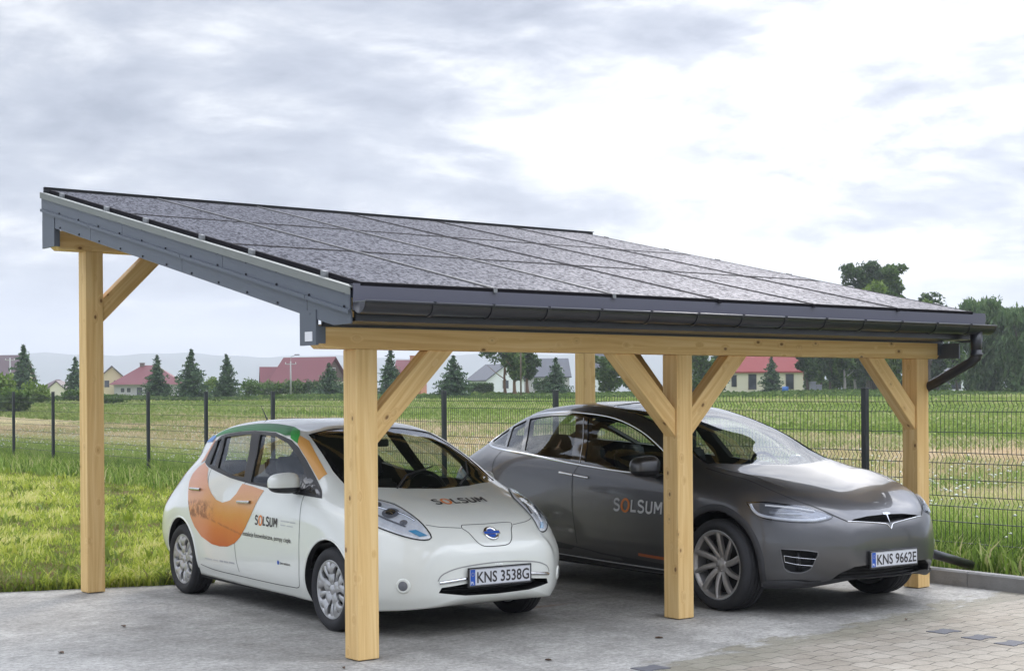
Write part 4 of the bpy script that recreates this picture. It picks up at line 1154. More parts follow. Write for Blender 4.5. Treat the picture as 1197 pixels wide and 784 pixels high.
TESL = [
 (.935, [(0, .47), (.04, .47), (.07, .465), (.085, .455), (.09, .445), (.092, .435), (.09, .425), (.085, .41), (.07, .40)]),
 (.929, [(0, .62), (.13, .617), (.22, .60), (.27, .575), (.295, .54), (.30, .49), (.295, .44), (.27, .375), (.23, .33)]),
 (.915, [(0, .68), (.2, .675), (.32, .65), (.38, .61), (.41, .56), (.42, .50), (.415, .43), (.39, .35), (.35, .30)]),
 (.865, [(0, .755), (.25, .75), (.40, .73), (.485, .68), (.52, .62), (.535, .54), (.535, .45), (.51, .36), (.47, .30)]),
 (.79, [(0, .82), (.3, .815), (.50, .79), (.60, .73), (.64, .655), (.66, .56), (.66, .46), (.635, .35), (.59, .28)]),
 (.68, [(0, .88), (.33, .88), (.59, .85), (.70, .785), (.75, .70), (.78, .59), (.78, .46), (.755, .34), (.71, .25)]),
 (.53, [(0, .95), (.36, .952), (.66, .915), (.785, .845), (.84, .74), (.87, .60), (.872, .46), (.855, .33), (.80, .23)]),
 (.34, [(0, 1.01), (.38, 1.013), (.70, .98), (.84, .91), (.905, .80), (.935, .645), (.94, .48), (.925, .33), (.87, .22)]),
 (.12, [(0, 1.065), (.38, 1.068), (.73, 1.04), (.875, .97), (.945, .86), (.975, .69), (.978, .49), (.965, .34), (.90, .22)]),
 (-.15, [(0, 1.12), (.38, 1.12), (.73, 1.08), (.87, 1.01), (.945, .90), (.98, .70), (.98, .5), (.965, .34), (.90, .22)]),
 (-.45, [(0, 1.235), (.38, 1.225), (.72, 1.155), (.84, 1.06), (.935, .955), (.978, .72), (.98, .5), (.965, .34), (.90, .22)]),
 (-.85, [(0, 1.41), (.37, 1.40), (.68, 1.335), (.81, 1.155), (.93, .99), (.978, .74), (.98, .5), (.965, .34), (.90, .22)]),
 (-1.25, [(0, 1.54), (.36, 1.53), (.65, 1.465), (.795, 1.23), (.93, 1.01), (.978, .76), (.98, .51), (.965, .34), (.90, .22)]),
 (-1.7, [(0, 1.62), (.35, 1.61), (.64, 1.55), (.79, 1.28), (.93, 1.03), (.978, .77), (.98, .52), (.965, .35), (.90, .23)]),
 (-2.2, [(0, 1.645), (.35, 1.635), (.63, 1.58), (.785, 1.31), (.93, 1.06), (.98, .79), (.982, .54), (.967, .35), (.905, .23)]),
 (-2.8, [(0, 1.61), (.33, 1.60), (.60, 1.55), (.76, 1.33), (.93, 1.09), (.985, .81), (.987, .56), (.97, .36), (.91, .24)]),
 (-3.3, [(0, 1.50), (.30, 1.49), (.55, 1.43), (.70, 1.30), (.90, 1.11), (.975, .84), (.98, .58), (.965, .38), (.90, .27)]),
 (-3.75, [(0, 1.31), (.28, 1.305), (.50, 1.26), (.66, 1.19), (.83, 1.07), (.93, .84), (.945, .60), (.93, .42), (.86, .31)]),
 (-3.98, [(0, 1.15), (.3, 1.15), (.50, 1.13), (.64, 1.08), (.76, .99), (.86, .80), (.875, .60), (.85, .45), (.77, .36)]),
 (-4.07, [(0, 1.00), (.3, .995), (.43, .97), (.53, .93), (.62, .86), (.69, .74), (.70, .60), (.67, .49), (.6, .42)]),
]
LEAF_ORG, LEAF_F, LEAF_L = Vector((1.388, 1.198, 0)), Vector((-.0445, -.99901, 0)), Vector((.99901, -.0445, 0))
TES_ORG, TES_F, TES_L = Vector((4.373, .141, 0)), Vector((-.046, -.99894, 0)), Vector((.99894, -.046, 0))
def car_root(name, org, f, **k):
    return empty(name, org, math.atan2(f.y, f.x), **k)
SL = Surf(LEAF); ST = Surf(TESL)
# ------------------------------------------------------------------ building the two cars
def side_pts(P, y=-.8): return [Vector((x, y, z)) for x, z in P]
def mir(P): return [Vector((p[0], -p[1], p[2])) for p in P]
def ribbon_near(surf, chain, width, off=.0015, sub=5, height=0., closed=False):
    P = spline_open(list(chain) + ([chain[0]] if closed else []), sub); bm = bmesh.new(); prev = None; Q = [surf.t.find_nearest(p)[0] for p in P]
    for i, h in enumerate(Q):
        a = Q[(i - 1) % (len(Q) - 1)] if closed else Q[max(i - 1, 0)]; b = Q[(i + 1) % (len(Q) - 1)] if closed else Q[min(i + 1, len(Q) - 1)]
        t = (b - a).normalized(); n = surf.nrm(h); s = t.cross(n).normalized()
        if height: row = [h + s * k * width / 2 + n * q for k, q in ((-1, off), (-.55, off + height), (.55, off + height), (1, off))]
        else: row = [h + s * k * width / 2 + n * off for k in (-1, 1)]
        row = [bm.verts.new(p) for p in row]
        if prev:
            for k in range(len(row) - 1): bm.faces.new((prev[k], prev[k + 1], row[k + 1], row[k]))
        prev = row
    for f in bm.faces: f.smooth = True
    bm.normal_update()
    return bm
def strip_near(name, surf, chain, width, mat, parent, **k): return from_bm(name, ribbon_near(surf, [Vector(c) for c in chain], width, **k), mat, parent)
GLY = {'S': ([(.50, .84), (.40, .95), (.25, .985), (.10, .93), (.045, .80), (.075, .66), (.20, .57), (.36, .50), (.50, .40), (.53, .24), (.47, .09), (.31, .015), (.14, .04), (.02, .15)],), 'L': ([(.06, 1), (.06, .07), (.06, .07), (.50, .07)],),
       'U': ([(.06, 1), (.06, .30), (.12, .10), (.30, .015), (.48, .10), (.54, .30), (.54, 1)],), 'M': ([(.07, 0), (.07, 1)], [(.085, .96), (.36, .34)], [(.36, .34), (.635, .96)], [(.65, 0), (.65, 1)])}
GW = {'S': .56, 'L': .50, 'U': .60, 'M': .72, 'O': .74}
def word(name, s, width, height, mat, omat, parent, M, surf, ax, off=.003, sw=.155):
    """company lettering drawn as broad strokes; the round letter is a thick orange ring"""
    A = Vector(ax).normalized(); bm = bmesh.new(); br = bmesh.new()
    tot = sum(GW[c] for c in s) + .17 * (len(s) - 1); kx = width / tot; x = 0.
    def put(b, px, py, dz): 
        p = M @ Vector((px, py, 0)); h = surf.hit(p - A * p.dot(A) + A * 3, -A)
        if h is None: h = surf.t.find_nearest(p)[0]
        return b.verts.new(h + surf.nrm(h) * (off + dz))
    q = 0
    for c in s:
        if c == 'O':
            cx_, n = x + .37, 28; w_ = .205; prev = None
            for k in range(n + 1):
                a = 2 * math.pi * k / n
                row = [put(br, (cx_ + (.44 - t) * math.cos(a)) * kx, (.5 + (.62 - t * .95) * math.sin(a)) * height, 0) for t in (0, w_)]
                if prev: br.faces.new((prev[0], row[0], row[1], prev[1]))
                prev = row
        else:
            for path in GLY[c]:
                q += 1
                P = [Vector((px * 1.0, py)) for px, py in path]
                if c in 'SU' and len(P) > 5: P = [Vector((p.x, p.y)) for p in spline_open([(p.x, p.y, 0) for p in P], 3)]
                P = [p for i, p in enumerate(P) if i == 0 or (p - P[i - 1]).length > 1e-4]
                segs = [P] if c in 'SU' else [[P[i], P[i + 1]] for i in range(len(P) - 1)]
                for g_, sg in enumerate(segs):
                    prev = None
                    for i, p in enumerate(sg):
                        t = (sg[min(i + 1, len(sg) - 1)] - sg[max(i - 1, 0)]); t = Vector((t.x * kx, t.y * height)).normalized(); nn = Vector((-t.y, t.x)) * sw * height / 2
                        ext = 0
                        if c == 'L' and g_ == 1 and i == 0: ext = -sw * height / 2
                        row = [put(bm, (x + p.x) * kx + k_ * nn.x + t.x * ext, p.y * height + k_ * nn.y, .0002 * q + .0002 * g_) for k_ in (1, -1)]
                        if prev: bm.faces.new((prev[0], prev[1], row[1], row[0]))
                        prev = row
        x += GW[c] + .17
    o = from_bm(name, bm, mat, parent); from_bm('ring_letter', br, omat, o); return o
def cabin(st, inset, x0, x1, z0):
    bm = body_bm(st, 60, inset)
    for pco, pno in (((x1, 0, 0), (1, 0, 0)), ((x0, 0, 0), (-1, 0, 0)), ((0, 0, z0), (0, 0, -1))):
        bmesh.ops.bisect_plane(bm, geom=bm.verts[:] + bm.edges[:] + bm.faces[:], plane_co=pco, plane_no=pno, clear_outer=True)
        bmesh.ops.holes_fill(bm, edges=[e for e in bm.edges if e.is_boundary])
    bmesh.ops.triangulate(bm, faces=[f for f in bm.faces if len(f.verts) > 4]); bmesh.ops.recalc_face_normals(bm, faces=bm.faces)
    return bm
def steering(parent, x, y, z):
    bm = bmesh.new(); T = Matrix.Translation((x, y, z)) @ Matrix.Rotation(R(-24), 4, 'Y') @ Matrix.Rotation(math.pi / 2, 4, 'Z')
    n, r, t = 40, .18, .014; 
    prof = [(r + t * math.cos(a), t * math.sin(a)) for a in [2 * math.pi * k / 8 for k in range(8)]]
    lathe(bm, prof, n, T, closed=True)
    for a in (0, math.pi, -math.pi / 2):
        p0 = T @ Vector((.03 * math.cos(a), 0, .03 * math.sin(a))); p1 = T @ Vector((r * math.cos(a), 0, r * math.sin(a))); tube(bm, [p0, p1], .014, 6)
    lathe(bm, [(.0001, -.03), (.05, -.025), (.06, .02), (.0001, .03)], 20, T)
    bmesh.ops.recalc_face_normals(bm, faces=bm.faces)
    return from_bm('steering_wheel', bm, BPL, parent, smooth=True)
INT_G = pbr('seat_cloth_grey', (.07, .07, .075), .8); INT_B = pbr('seat_black', (.012, .012, .014), .6)
def mirror_unit(parent, surf, x, y, z, side, cap, size=1.):
    s = side
    m = empty('door_mirror', (x, s * y, z)); m.parent = parent
    def shell(nm, mt, z0, z1, k=1.):
        bm = bmesh.new(); bmesh.ops.create_uvsphere(bm, u_segments=28, v_segments=18, radius=1)
        for v in bm.verts:
            c = v.co
            # squarish housing: superellipsoid, flatter at the back where the glass sits
            e = lambda a, p: math.copysign(abs(a) ** p, a)
            c.x = e(c.x, .75) * .085 * size * k; c.y = e(c.y, .62) * .125 * size * k; c.z = e(c.z, .70) * .078 * size * k
            if c.x < 0: c.x *= .55
            c.z *= 1 - .12 * (c.y * s / .125)
        bmesh.ops.bisect_plane(bm, geom=bm.verts[:] + bm.edges[:] + bm.faces[:], plane_co=(0, 0, z0), plane_no=(0, 0, -1), clear_outer=True)
        if z1 is not None: bmesh.ops.bisect_plane(bm, geom=bm.verts[:] + bm.edges[:] + bm.faces[:], plane_co=(0, 0, z1), plane_no=(0, 0, 1), clear_outer=True)
        return from_bm(nm, bm, mt, m, smooth=True)
    shell('mirror_cap', cap, -.030 * size, None, 1.0)
    shell('mirror_base', BPL, -.2, -.029 * size, .985)
    bm = bmesh.new()
    tube(bm, [(0, -s * .09, -.055 * size), (-.01, -s * .17, -.075 * size), (-.02, -s * .24, -.085 * size)], [.03, .026, .04], 10)
    from_bm('mirror_arm', bm, BPL, m, smooth=True)
    bm = bmesh.new(); lathe(bm, [(.0001, 0), (.058 * size, 0)], 24, Matrix.Translation((-.045 * size, 0, 0)) @ Matrix.Rotation(-math.pi / 2, 4, 'Z') @ Matrix.Diagonal((1.0, 1, 1, 1)))
    from_bm('mirror_glass', bm, CHR, m)
    return m
def handle(surf, parent, a, b, mat, w=.028, h=.022):
    a, b = Vector(a), Vector(b); ch = [a.lerp(b, t) for t in (0, .12, .35, .65, .88, 1)]
    return strip('door_handle', surf, ch, (0, math.copysign(1, a.y), 0), w, mat, parent, off=.001, sub=3, height=h)

# ================================================================= white hatchback
lf = empty('electric_hatchback', LEAF_ORG, math.atan2(LEAF_F.y, LEAF_F.x), 'small white electric hatchback with orange and green side graphics parked in the left bay', 'car')
WR = .305
g_q = [(-2.26, 1.137), (-2.13, 1.124), (-2.33, 1.350), (-2.41, 1.335)]
g_r = [(-2.065, 1.115), (-2.10, 1.16), (-2.265, 1.366), (-1.98, 1.385), (-1.72, 1.398), (-1.50, 1.057), (-1.72, 1.062)]
g_f = [(-1.36, 1.026), (-1.555, 1.398), (-1.26, 1.386), (-1.01, 1.335), (-.80, 1.243), (-.63, 1.145), (-.56, 1.008)]
g_t = [(-.535, 1.0), (-.60, 1.12), (-.45, 1.075), (-.27, .985), (-.25, .965)]
dlo = [(-2.40, 1.15), (-2.47, 1.24), (-2.47, 1.32), (-2.38, 1.372), (-2.25, 1.392), (-1.98, 1.412), (-1.7, 1.425), (-1.3, 1.416), (-.99, 1.363), (-.83, 1.308), (-.65, 1.218), (-.45, 1.105), (-.27, 1.005), (-.20, .951), (-.46, .962), (-.9, .985), (-1.336, 1.010), (-1.755, 1.044), (-2.05, 1.085), (-2.25, 1.115)]
ws = [(.15, 0), (.115, .27), (.01, .52), (-.10, .655), (-.32, .655), (-.65, .605), (-.91, .555), (-.975, .34), (-.99, 0)]
ws = [Vector((x, y, 1.3)) for x, y in ws] + [Vector((x, -y, 1.3)) for x, y in ws[-2:0:-1]]
WSA = (.42, 0, 1)
rw = [Vector((x, y, z)) for x, y, z in ((-2.95, .0, 1.36), (-2.95, .38, 1.34), (-3.10, .46, 1.2), (-3.22, .44, 1.02), (-3.27, 0, 1.0))]
rw = rw + [Vector((p.x, -p.y, p.z)) for p in rw[-2:0:-1]]; RWA = (-1, 0, .45)
def onx(surf, P, ax):
    A = Vector(ax).normalized(); out = []
    for p in P:
        h = surf.hit(p - A * p.dot(A) + A * 3, -A); out.append(h if h is not None else p)
    return out
ws3 = []
for p in ws:     # drop onto the body from above first, so the outline is exact in plan
    h = SL.hit((p.x, p.y, 3), (0, 0, -1)); ws3.append(h)
cut = []
for x in (0, -2.70):
    for s in (-1, 1): cut.append(cyl_bm(x, .315, .352, min(s * .52, s * 1.1), max(s * .52, s * 1.1)))
cut.append(cabin(LEAF, .045, -3.02, .10, .42))
for g in (g_q, g_r, g_f):
    for s in (-1, 1): cut.append(prism_obj([Vector((x, s * .8, z)) for x, z in g], (0, s, 0), .40, 1.2))
A_, u_, v_ = axes_for(WSA); base = min(p.dot(A_) for p in ws3)
cut.append(prism_obj(ws3, WSA, base - .02 - .04, base + .8))
cut.append(prism_obj(rw, RWA, 2.2, 4.2))
gr = [(-.47, .335), (-.45, .372), (-.25, .392), (0, .397), (.25, .392), (.45, .372), (.47, .335), (.27, .306), (0, .298), (-.27, .306)]
gr3 = [Vector((.88, y, z)) for y, z in gr]
cut.append(prism_obj(gr3, (1, 0, 0), .70, 1.2))
body = cut_body('body', LEAF, SL, cut, [PAINT_W, DARKIN], lf)
for g in (g_q, g_r, g_f):
    for s in (-1, 1): panel('side_window', SL, [Vector((x, s * .8, z)) for x, z in g], (0, s, 0), GLSD, lf, off=-.008, step=.07)
for s in (-1, 1):
    panel('window_trim', SL, [Vector((x, s * .8, z)) for x, z in dlo], (0, s, 0), BPL, lf, off=.004, step=.035, holes=[[Vector((x, s * .8, z)) for x, z in g] for g in (g_q, g_r, g_f)])
    panel('corner_window', SL, [Vector((x, s * .8, z)) for x, z in g_t], (0, s, 0), GBLK, lf, off=.004, step=.05)
panel('windscreen', SL, ws3, WSA, GLS, lf, off=-.006, step=.07)
# black printed border of the windscreen
inner = []
cws = sum(ws3, Vector()) / len(ws3)
for p in ws3: inner.append(p + (cws - p).normalized() * .035)
panel('windscreen_border', SL, ws3, WSA, GBLK, lf, off=-.0045, step=.09, holes=[inner])
panel('rear_window', SL, onx(SL, rw, RWA), RWA, GLSD, lf, off=-.006, step=.07)
# print on the side
def graphic_mat():
    m, nt, out = newmat('sunset_print'); p = N(nt, 'BsdfPrincipled', Roughness=.45); p.inputs['Coat Weight'].default_value = .25; nt.links.new(p.outputs[0], out.inputs[0])
    tc_ = N(nt, 'TexCoord'); v = tc_.outputs['Object']; s = N(nt, 'SeparateXYZ'); nt.links.new(v, s.inputs[0])
    n = noise(nt, v, 5., 5., .6); n3 = noise(nt, v, 16., 5., .7)
    c = ramp_out(nt, mth(nt, 'ADD', s.outputs[2], mth(nt, 'MULTIPLY', mth(nt, 'SUBTRACT', n, .5), .12)), [(.48, (.52, .11, .02)), (.62, (.60, .17, .025)), (.74, (.62, .26, .045)), (.86, (.66, .33, .12)), (1.0, (.68, .34, .19))])
    left = smooth(nt, s.outputs[0], -1.9, -2.3)
    c = mixc(nt, mth(nt, 'MULTIPLY', left, .45), c, (.72, .36, .26))
    tree = mth(nt, 'MULTIPLY', mth(nt, 'MULTIPLY', smooth(nt, s.outputs[2], .86, .80), smooth(nt, s.outputs[2], .68, .71)), mth(nt, 'MULTIPLY', smooth(nt, s.outputs[0], -1.9, -2.15), smooth(nt, n3, .42, .58)))
    c = mixc(nt, mth(nt, 'MULTIPLY', tree, .75), c, (.16, .05, .03))
    ridge = mth(nt, 'MULTIPLY', smooth(nt, mth(nt, 'ABSOLUTE', mth(nt, 'ADD', mth(nt, 'SUBTRACT', s.outputs[2], .70), mth(nt, 'MULTIPLY', mth(nt, 'ADD', s.outputs[0], 2.1), .14))), .016, .0), smooth(nt, n3, .40, .55))
    c = mixc(nt, mth(nt, 'MULTIPLY', ridge, .6), c, (.28, .08, .03))
    nt.links.new(c, p.inputs['Base Color']); return m
SUN = graphic_mat()
orange = [(-2.40, 1.15), (-2.50, 1.11), (-2.57, 1.05), (-2.585, .98), (-2.551, .90), (-2.515, .80), (-2.45, .69), (-2.36, .61), (-2.22, .535), (-2.009, .487), (-1.85, .480), (-1.70, .490), (-1.556, .529), (-1.46, .58), (-1.37, .655), (-1.27, .765), (-1.19, .862), (-1.09, .972), (-1.30, .995), (-1.491, 1.008), (-1.56, .925), (-1.66, .868), (-1.80, .841), (-1.93, .858), (-2.03, .905), (-2.10, .955), (-2.17, 1.03), (-2.235, 1.105), (-2.32, 1.125)]
panel('side_graphic', SL, side_pts(orange), (0, -1, 0), SUN, lf, off=.0025, step=.035)
rp_ = [(-2.52, 1.14), (-2.56, 1.25), (-2.54, 1.335), (-2.49, 1.335), (-2.49, 1.25), (-2.44, 1.165)]
panel('pillar_graphic', SL, side_pts(rp_), (0, -1, 0), pbr('pale_orange_print', (.66, .33, .20), .5, coat=.1), lf, off=.003, step=.03)
GRN = pbr('green_print', (.028, .22, .06), .5, coat=.12, spec=.25, noise=.25, nscale=3); GRN2 = pbr('bright_green_print', (.02, .36, .045), .45, coat=.15, spec=.25); LB = pbr('pale_blue_print', (.05, .22, .6), .45, coat=.15, spec=.25)
LGR = pbr('lamp_grey_bezel', (.16, .165, .18), .3)
up = (0, -.75, .65)
panel('roof_graphic', SL, [Vector(p) for p in ((-2.66, -.60, 1.372), (-2.60, -.56, 1.392), (-2.355, -.545, 1.42), (-1.84, -.53, 1.475), (-1.523, -.52, 1.482), (-1.2, -.53, 1.460), (-1.077, -.56, 1.435), (-1.02, -.62, 1.39), (-1.131, -.644, 1.395), (-1.317, -.633, 1.422), (-1.716, -.631, 1.43), (-2.27, -.625, 1.397), (-2.5, -.62, 1.375))], up, GRN, lf, off=.003, step=.022)
panel('roof_graphic', SL, [Vector(p) for p in ((-1.19, -.53, 1.458), (-1.05, -.55, 1.43), (-.955, -.605, 1.398), (-.875, -.664, 1.338), (-1.02, -.655, 1.378))], up, GRN2, lf, off=.0045, step=.022)
panel('roof_graphic', SL, [Vector(p) for p in ((-2.93, -.53, 1.31), (-2.86, -.50, 1.355), (-2.66, -.57, 1.385), (-2.55, -.62, 1.372), (-2.60, -.64, 1.335))], up, LB, lf, off=.0045, step=.022)
panel('pillar_graphic', SL, [Vector(p) for p in ((-.875, -.668, 1.335), (-.950, -.603, 1.395), (-.80, -.600, 1.355), (-.60, -.645, 1.26), (-.331, -.69, 1.115), (-.376, -.745, 1.074), (-.656, -.701, 1.227))], up, pbr('amber_print', (.68, .33, .07), .5, coat=.1), lf, off=.003, step=.022)
MS = lambda x, z: Matrix.Translation((x, -.9, z)) @ Matrix(((1, 0, 0, 0), (0, 0, -1, 0), (0, 1, 0, 0), (0, 0, 0, 1)))
word('company_name', 'SOLSUM', .385, .068, DKT, ORG, lf, MS(-1.185, .705), SL, (0, -1, 0), sw=.19)
text_mesh('slogan_text', 'instalacje fotowoltaiczne, pompy ciepła', .052, DKT, lf, MS(-1.405, .602), SL, (0, -1, 0), font_scale_x=1.03, bold=.0004)
text_mesh('emission_text', 'zero emission', .030, DKT, lf, MS(-.745, .428), SL, (0, -1, 0), font_scale_x=1.0, bold=.0005)
def bars(name, rows, mat, surf):
    bm = bmesh.new()
    for x0, x1, z0, z1 in rows:
        n = max(2, int((x1 - x0) / .03)); pr = None
        for k in range(n + 1):
            x = x0 + (x1 - x0) * k / n; r_ = []
            for z in (z0, z1):
                h = surf.hit((x, -3, z), (0, 1, 0)); r_.append(bm.verts.new(h + surf.nrm(h) * .002))
            if pr: bm.faces.new((pr[0], r_[0], r_[1], pr[1]))
            pr = r_
    return from_bm(name, bm, mat, lf)
FNT = pbr('faint_print', (.50, .505, .50), .5)
bars('faded_lines', [(-.745, -.60, .752, .762), (-.585, -.50, .750, .760), (-.745, -.66, .722, .731), (-.64, -.54, .720, .729)], FNT, SL)
bars('faded_lines', [(-2.17, -2.02, .352, .362), (-2.0, -1.90, .353, .362)], FNT, SL); bars('faded_lines', [(-1.87, -1.80, .352, .366), (-1.785, -1.70, .354, .367), (-1.685, -1.58, .356, .369)], GRYT, SL)
bm = bmesh.new()
for k in range(1):
    lathe(bm, [(.0001, 0), (.017, 0)], 16, Matrix.Translation((-.775, -.8915, .438)))
from_bm('blue_emblem_dot', bm, BLU, lf)
# seams
sA = ['l_seamf', 'l_seamm']
seams = [[(-.448, .962), (-.436, .85), (-.431, .703), (-.430, .475), (-.455, .30), (-.52, .268)],
         [(-1.447, 1.02), (-1.536, .875), (-1.565, .75), (-1.571, .602), (-1.55, .431), (-1.51, .30)],
         [(-2.173, 1.11), (-2.15, 1.022), (-2.10, .92), (-2.12, .80), (-2.25, .66)],
         [(-.52, .268), (-.9, .262), (-1.5, .265), (-2.0, .27), (-2.29, .295)]]
for s in (-1, 1):
    for c in seams: strip('door_gap', SL, [Vector((x, s * .88, z)) for x, z in c], (0, s, 0), .0055, SEAM, lf)
    handle(SL, lf, (-2.475, s * .87, .925), (-2.25, s * .87, .928), CHR); handle(SL, lf, (-1.505, s * .87, .862), (-1.28, s * .87, .870), CHR)
    strip_near('bonnet_gap', SL, [(.665, s * .455, .79), (.72, s * .37, .78), (.765, s * .222, .768)], .005, SEAM, lf)
    strip_near('bonnet_gap', SL, [(-.06, s * .685, 1.02), (.05, s * .685, .99), (.16, s * .672, .955)], .005, SEAM, lf)
    # wheel arch lips
    for x in (0, -2.70):
        strip('arch_lip', SL, [Vector((x + .358 * math.cos(a), s * .88, .315 + .358 * math.sin(a))) for a in np.linspace(R(-8), R(188), 15)], (0, s, 0), .016, PAINT_W, lf, off=.001, sub=3, height=.006)
    mirror_unit(lf, SL, *((-.55, .955, 1.055) if s < 0 else (-.72, .93, 1.01)), s, PAINT_W)
    # rear lamps (slim uprights) 
    panel('tail_lamp', SL, [Vector((x, s * .6, z)) for x, z in ((-3.0, 1.12), (-3.06, 1.10), (-3.24, .78), (-3.18, .74), (-3.05, .92))], (-.3, s, 0), pbr('red_lamp', (.4, .01, .01), .1, coat=1.), lf, off=.004, step=.05)
    # head lamp
    hp = [(.10, .655, .985), (.20, .60, .958), (.355, .522, .921), (.53, .490, .855), (.65, .47, .785), (.752, .462, .704), (.717, .544, .697), (.60, .652, .733), (.42, .736, .790), (.25, .745, .86), (.14, .715, .93)]
    hp = [Vector((x, s * y, z)) for x, y, z in hp]
    HA = (1, s * .75, .85)
    rf = panel('headlight', SL, hp, HA, REFL, lf, off=.002, step=.04)
    strip_near('lamp_edge', SL, hp, .010, SEAM, rf, off=.004, sub=3, closed=True)
    for (x, y, z, r_, mt) in ((.43, .60, .85, .062, LGR), (.43, .60, .85, .046, CHR), (.43, .60, .85, .030, GBLK), (.56, .57, .785, .028, LGR), (.28, .64, .905, .048, LGR), (.28, .64, .905, .034, CHR)):
        q = SL.t.find_nearest((x, s * y, z))[0]; n_ = SL.nrm(q); bm = bmesh.new()
        Mq = Matrix.Translation(q + n_ * (.006 if mt != CHR else .010)) @ n_.to_track_quat('Z', 'Y').to_matrix().to_4x4()
        lathe(bm, [(.0001, .010), (r_ * .6, .008), (r_, 0)], 24, Mq @ Matrix.Rotation(math.pi / 2, 4, 'X'))
        bmesh.ops.recalc_face_normals(bm, faces=bm.faces); from_bm('lamp_projector', bm, mt, rf, smooth=True)
    panel('blue_lamp_accent', SL, [Vector((x, s * y, z)) for x, y, z in ((.625, .575, .745), (.66, .53, .755), (.725, .475, .715), (.700, .525, .706))], HA, pbr('lamp_blue', (.10, .38, .62), .2, coat=1.), rf, off=.006, step=.04)
    strip_near('lamp_rib', SL, [(.13, s * .69, .952), (.32, s * .63, .885), (.50, s * .54, .855), (.60, s * .50, .80)], .014, CHR, rf, off=.006, height=.006)
    strip_near('lamp_rib', SL, [(.22, s * .70, .885), (.42, s * .66, .822), (.60, s * .575, .765)], .012, LGR, rf, off=.006, height=.006)
    lens = [p + (sum(hp, Vector()) / len(hp) - p) * .03 for p in hp]
    panel('lamp_lens', SL, lens, HA, LENS, rf, off=.018, step=.05)
    # fog lamp
    q = SL.t.find_nearest((.70, s * .66, .385))[0]; n_ = SL.nrm(q); Mq = Matrix.Translation(q) @ n_.to_track_quat('Z', 'Y').to_matrix().to_4x4() @ Matrix.Rotation(math.pi / 2, 4, 'X')
    bm = bmesh.new(); lathe(bm, [(.034, .006), (.044, .008), (.052, .004), (.054, -.01)], 28, Mq); bmesh.ops.recalc_face_normals(bm, faces=bm.faces)
    fg = from_bm('fog_lamp', bm, PAINT_W, lf, smooth=True)
    bm = bmesh.new(); lathe(bm, [(.0001, .010), (.02, .008), (.036, .003)], 28, Mq); bmesh.ops.recalc_face_normals(bm, faces=bm.faces); from_bm('fog_lens', bm, LGR, fg, smooth=True)
# charge lid and emblem
lid = [(.745, -.20, .795), (.752, 0, .800), (.745, .20, .795), (.765, .215, .765), (.80, .185, .735), (.845, .15, .668), (.862, .10, .632), (.868, 0, .628), (.862, -.10, .632), (.845, -.15, .668), (.80, -.185, .735), (.765, -.215, .765)]
strip_near('charge_lid_gap', SL, lid, .006, SEAM, lf, sub=4, closed=True)
q = SL.t.find_nearest((.81, 0, .715))[0]; n_ = SL.nrm(q); Xa = Vector((0, 1, 0)); Ya = n_.cross(Xa).normalized()
Me = Matrix(((Xa.x, Ya.x, n_.x, q.x), (Xa.y, Ya.y, n_.y, q.y), (Xa.z, Ya.z, n_.z, q.z), (0, 0, 0, 1)))
bm = bmesh.new(); lathe(bm, [(.038, .004), (.044, .010), (.055, .010), (.060, .003)], 36, Me @ Matrix.Rotation(math.pi / 2, 4, 'X')); bmesh.ops.recalc_face_normals(bm, faces=bm.faces)
em = from_bm('round_emblem', bm, CHR, lf, smooth=True)
bm = bmesh.new(); lathe(bm, [(.0001, .0035), (.040, .0035)], 30, Me @ Matrix.Rotation(math.pi / 2, 4, 'X')); bmesh.ops.transform(bm, matrix=Matrix(), verts=bm.verts); from_bm('emblem_disc', bm, BLU, em)
bm = bmesh.new(); box(bm, -.068, .068, -.015, .015, .006, .013, Me); from_bm('emblem_bar', bm, CHR, em)
bm = bmesh.new(); box(bm, -.064, .064, -.0105, .0105, .0132, .0142, Me); from_bm('emblem_bar_inlay', bm, BLU, em)
# hood lettering
word('company_name', 'SOLSUM', .445, .085, DKT, ORG, lf, Matrix.Translation((.445, -.225, .95)) @ Matrix(((0, -1, 0, 0), (1, 0, 0, 0), (0, 0, 1, 0), (0, 0, 0, 1))), SL, (0, 0, 1), sw=.2)
# front bumper: recess line, grille floor, chrome bar
strip_near('recess_edge', SL, [(.83, -.465, .42), (.85, -.43, .468), (.89, -.30, .506), (.90, 0, .523), (.89, .30, .506), (.85, .43, .468), (.83, .465, .42)], .009, pbr('recess_painted_shade', (.30, .30, .29), .5), lf)  # shade of the bumper recess painted on as a grey strip
grl = strip('grille_bar', SL, [Vector((.88, y, z)) for y, z in ((-.465, .405), (-.25, .424), (0, .43), (.25, .424), (.465, .405))], (1, 0, 0), .024, CHR, lf, off=.002, sub=6, height=.010)
bm = bmesh.new()
for z in (.335, .352, .369): tube(bm, [(.74, -.40, z), (.80, -.2, z), (.81, 0, z), (.80, .2, z), (.74, .40, z)], .004, 6)
from_bm('grille_slats', bm, BPL, lf)
strip_near('lower_lip', SL, [(.50, -.78, .205), (.66, -.62, .205), (.78, -.44, .24), (.86, -.25, .28), (.89, 0, .33), (.86, .25, .28), (.78, .44, .24), (.66, .62, .205), (.50, .78, .205)], .012, BPL, lf) if False else None
number_plate(lf, .928, 0, .432, 0, 'KNS 3538G')
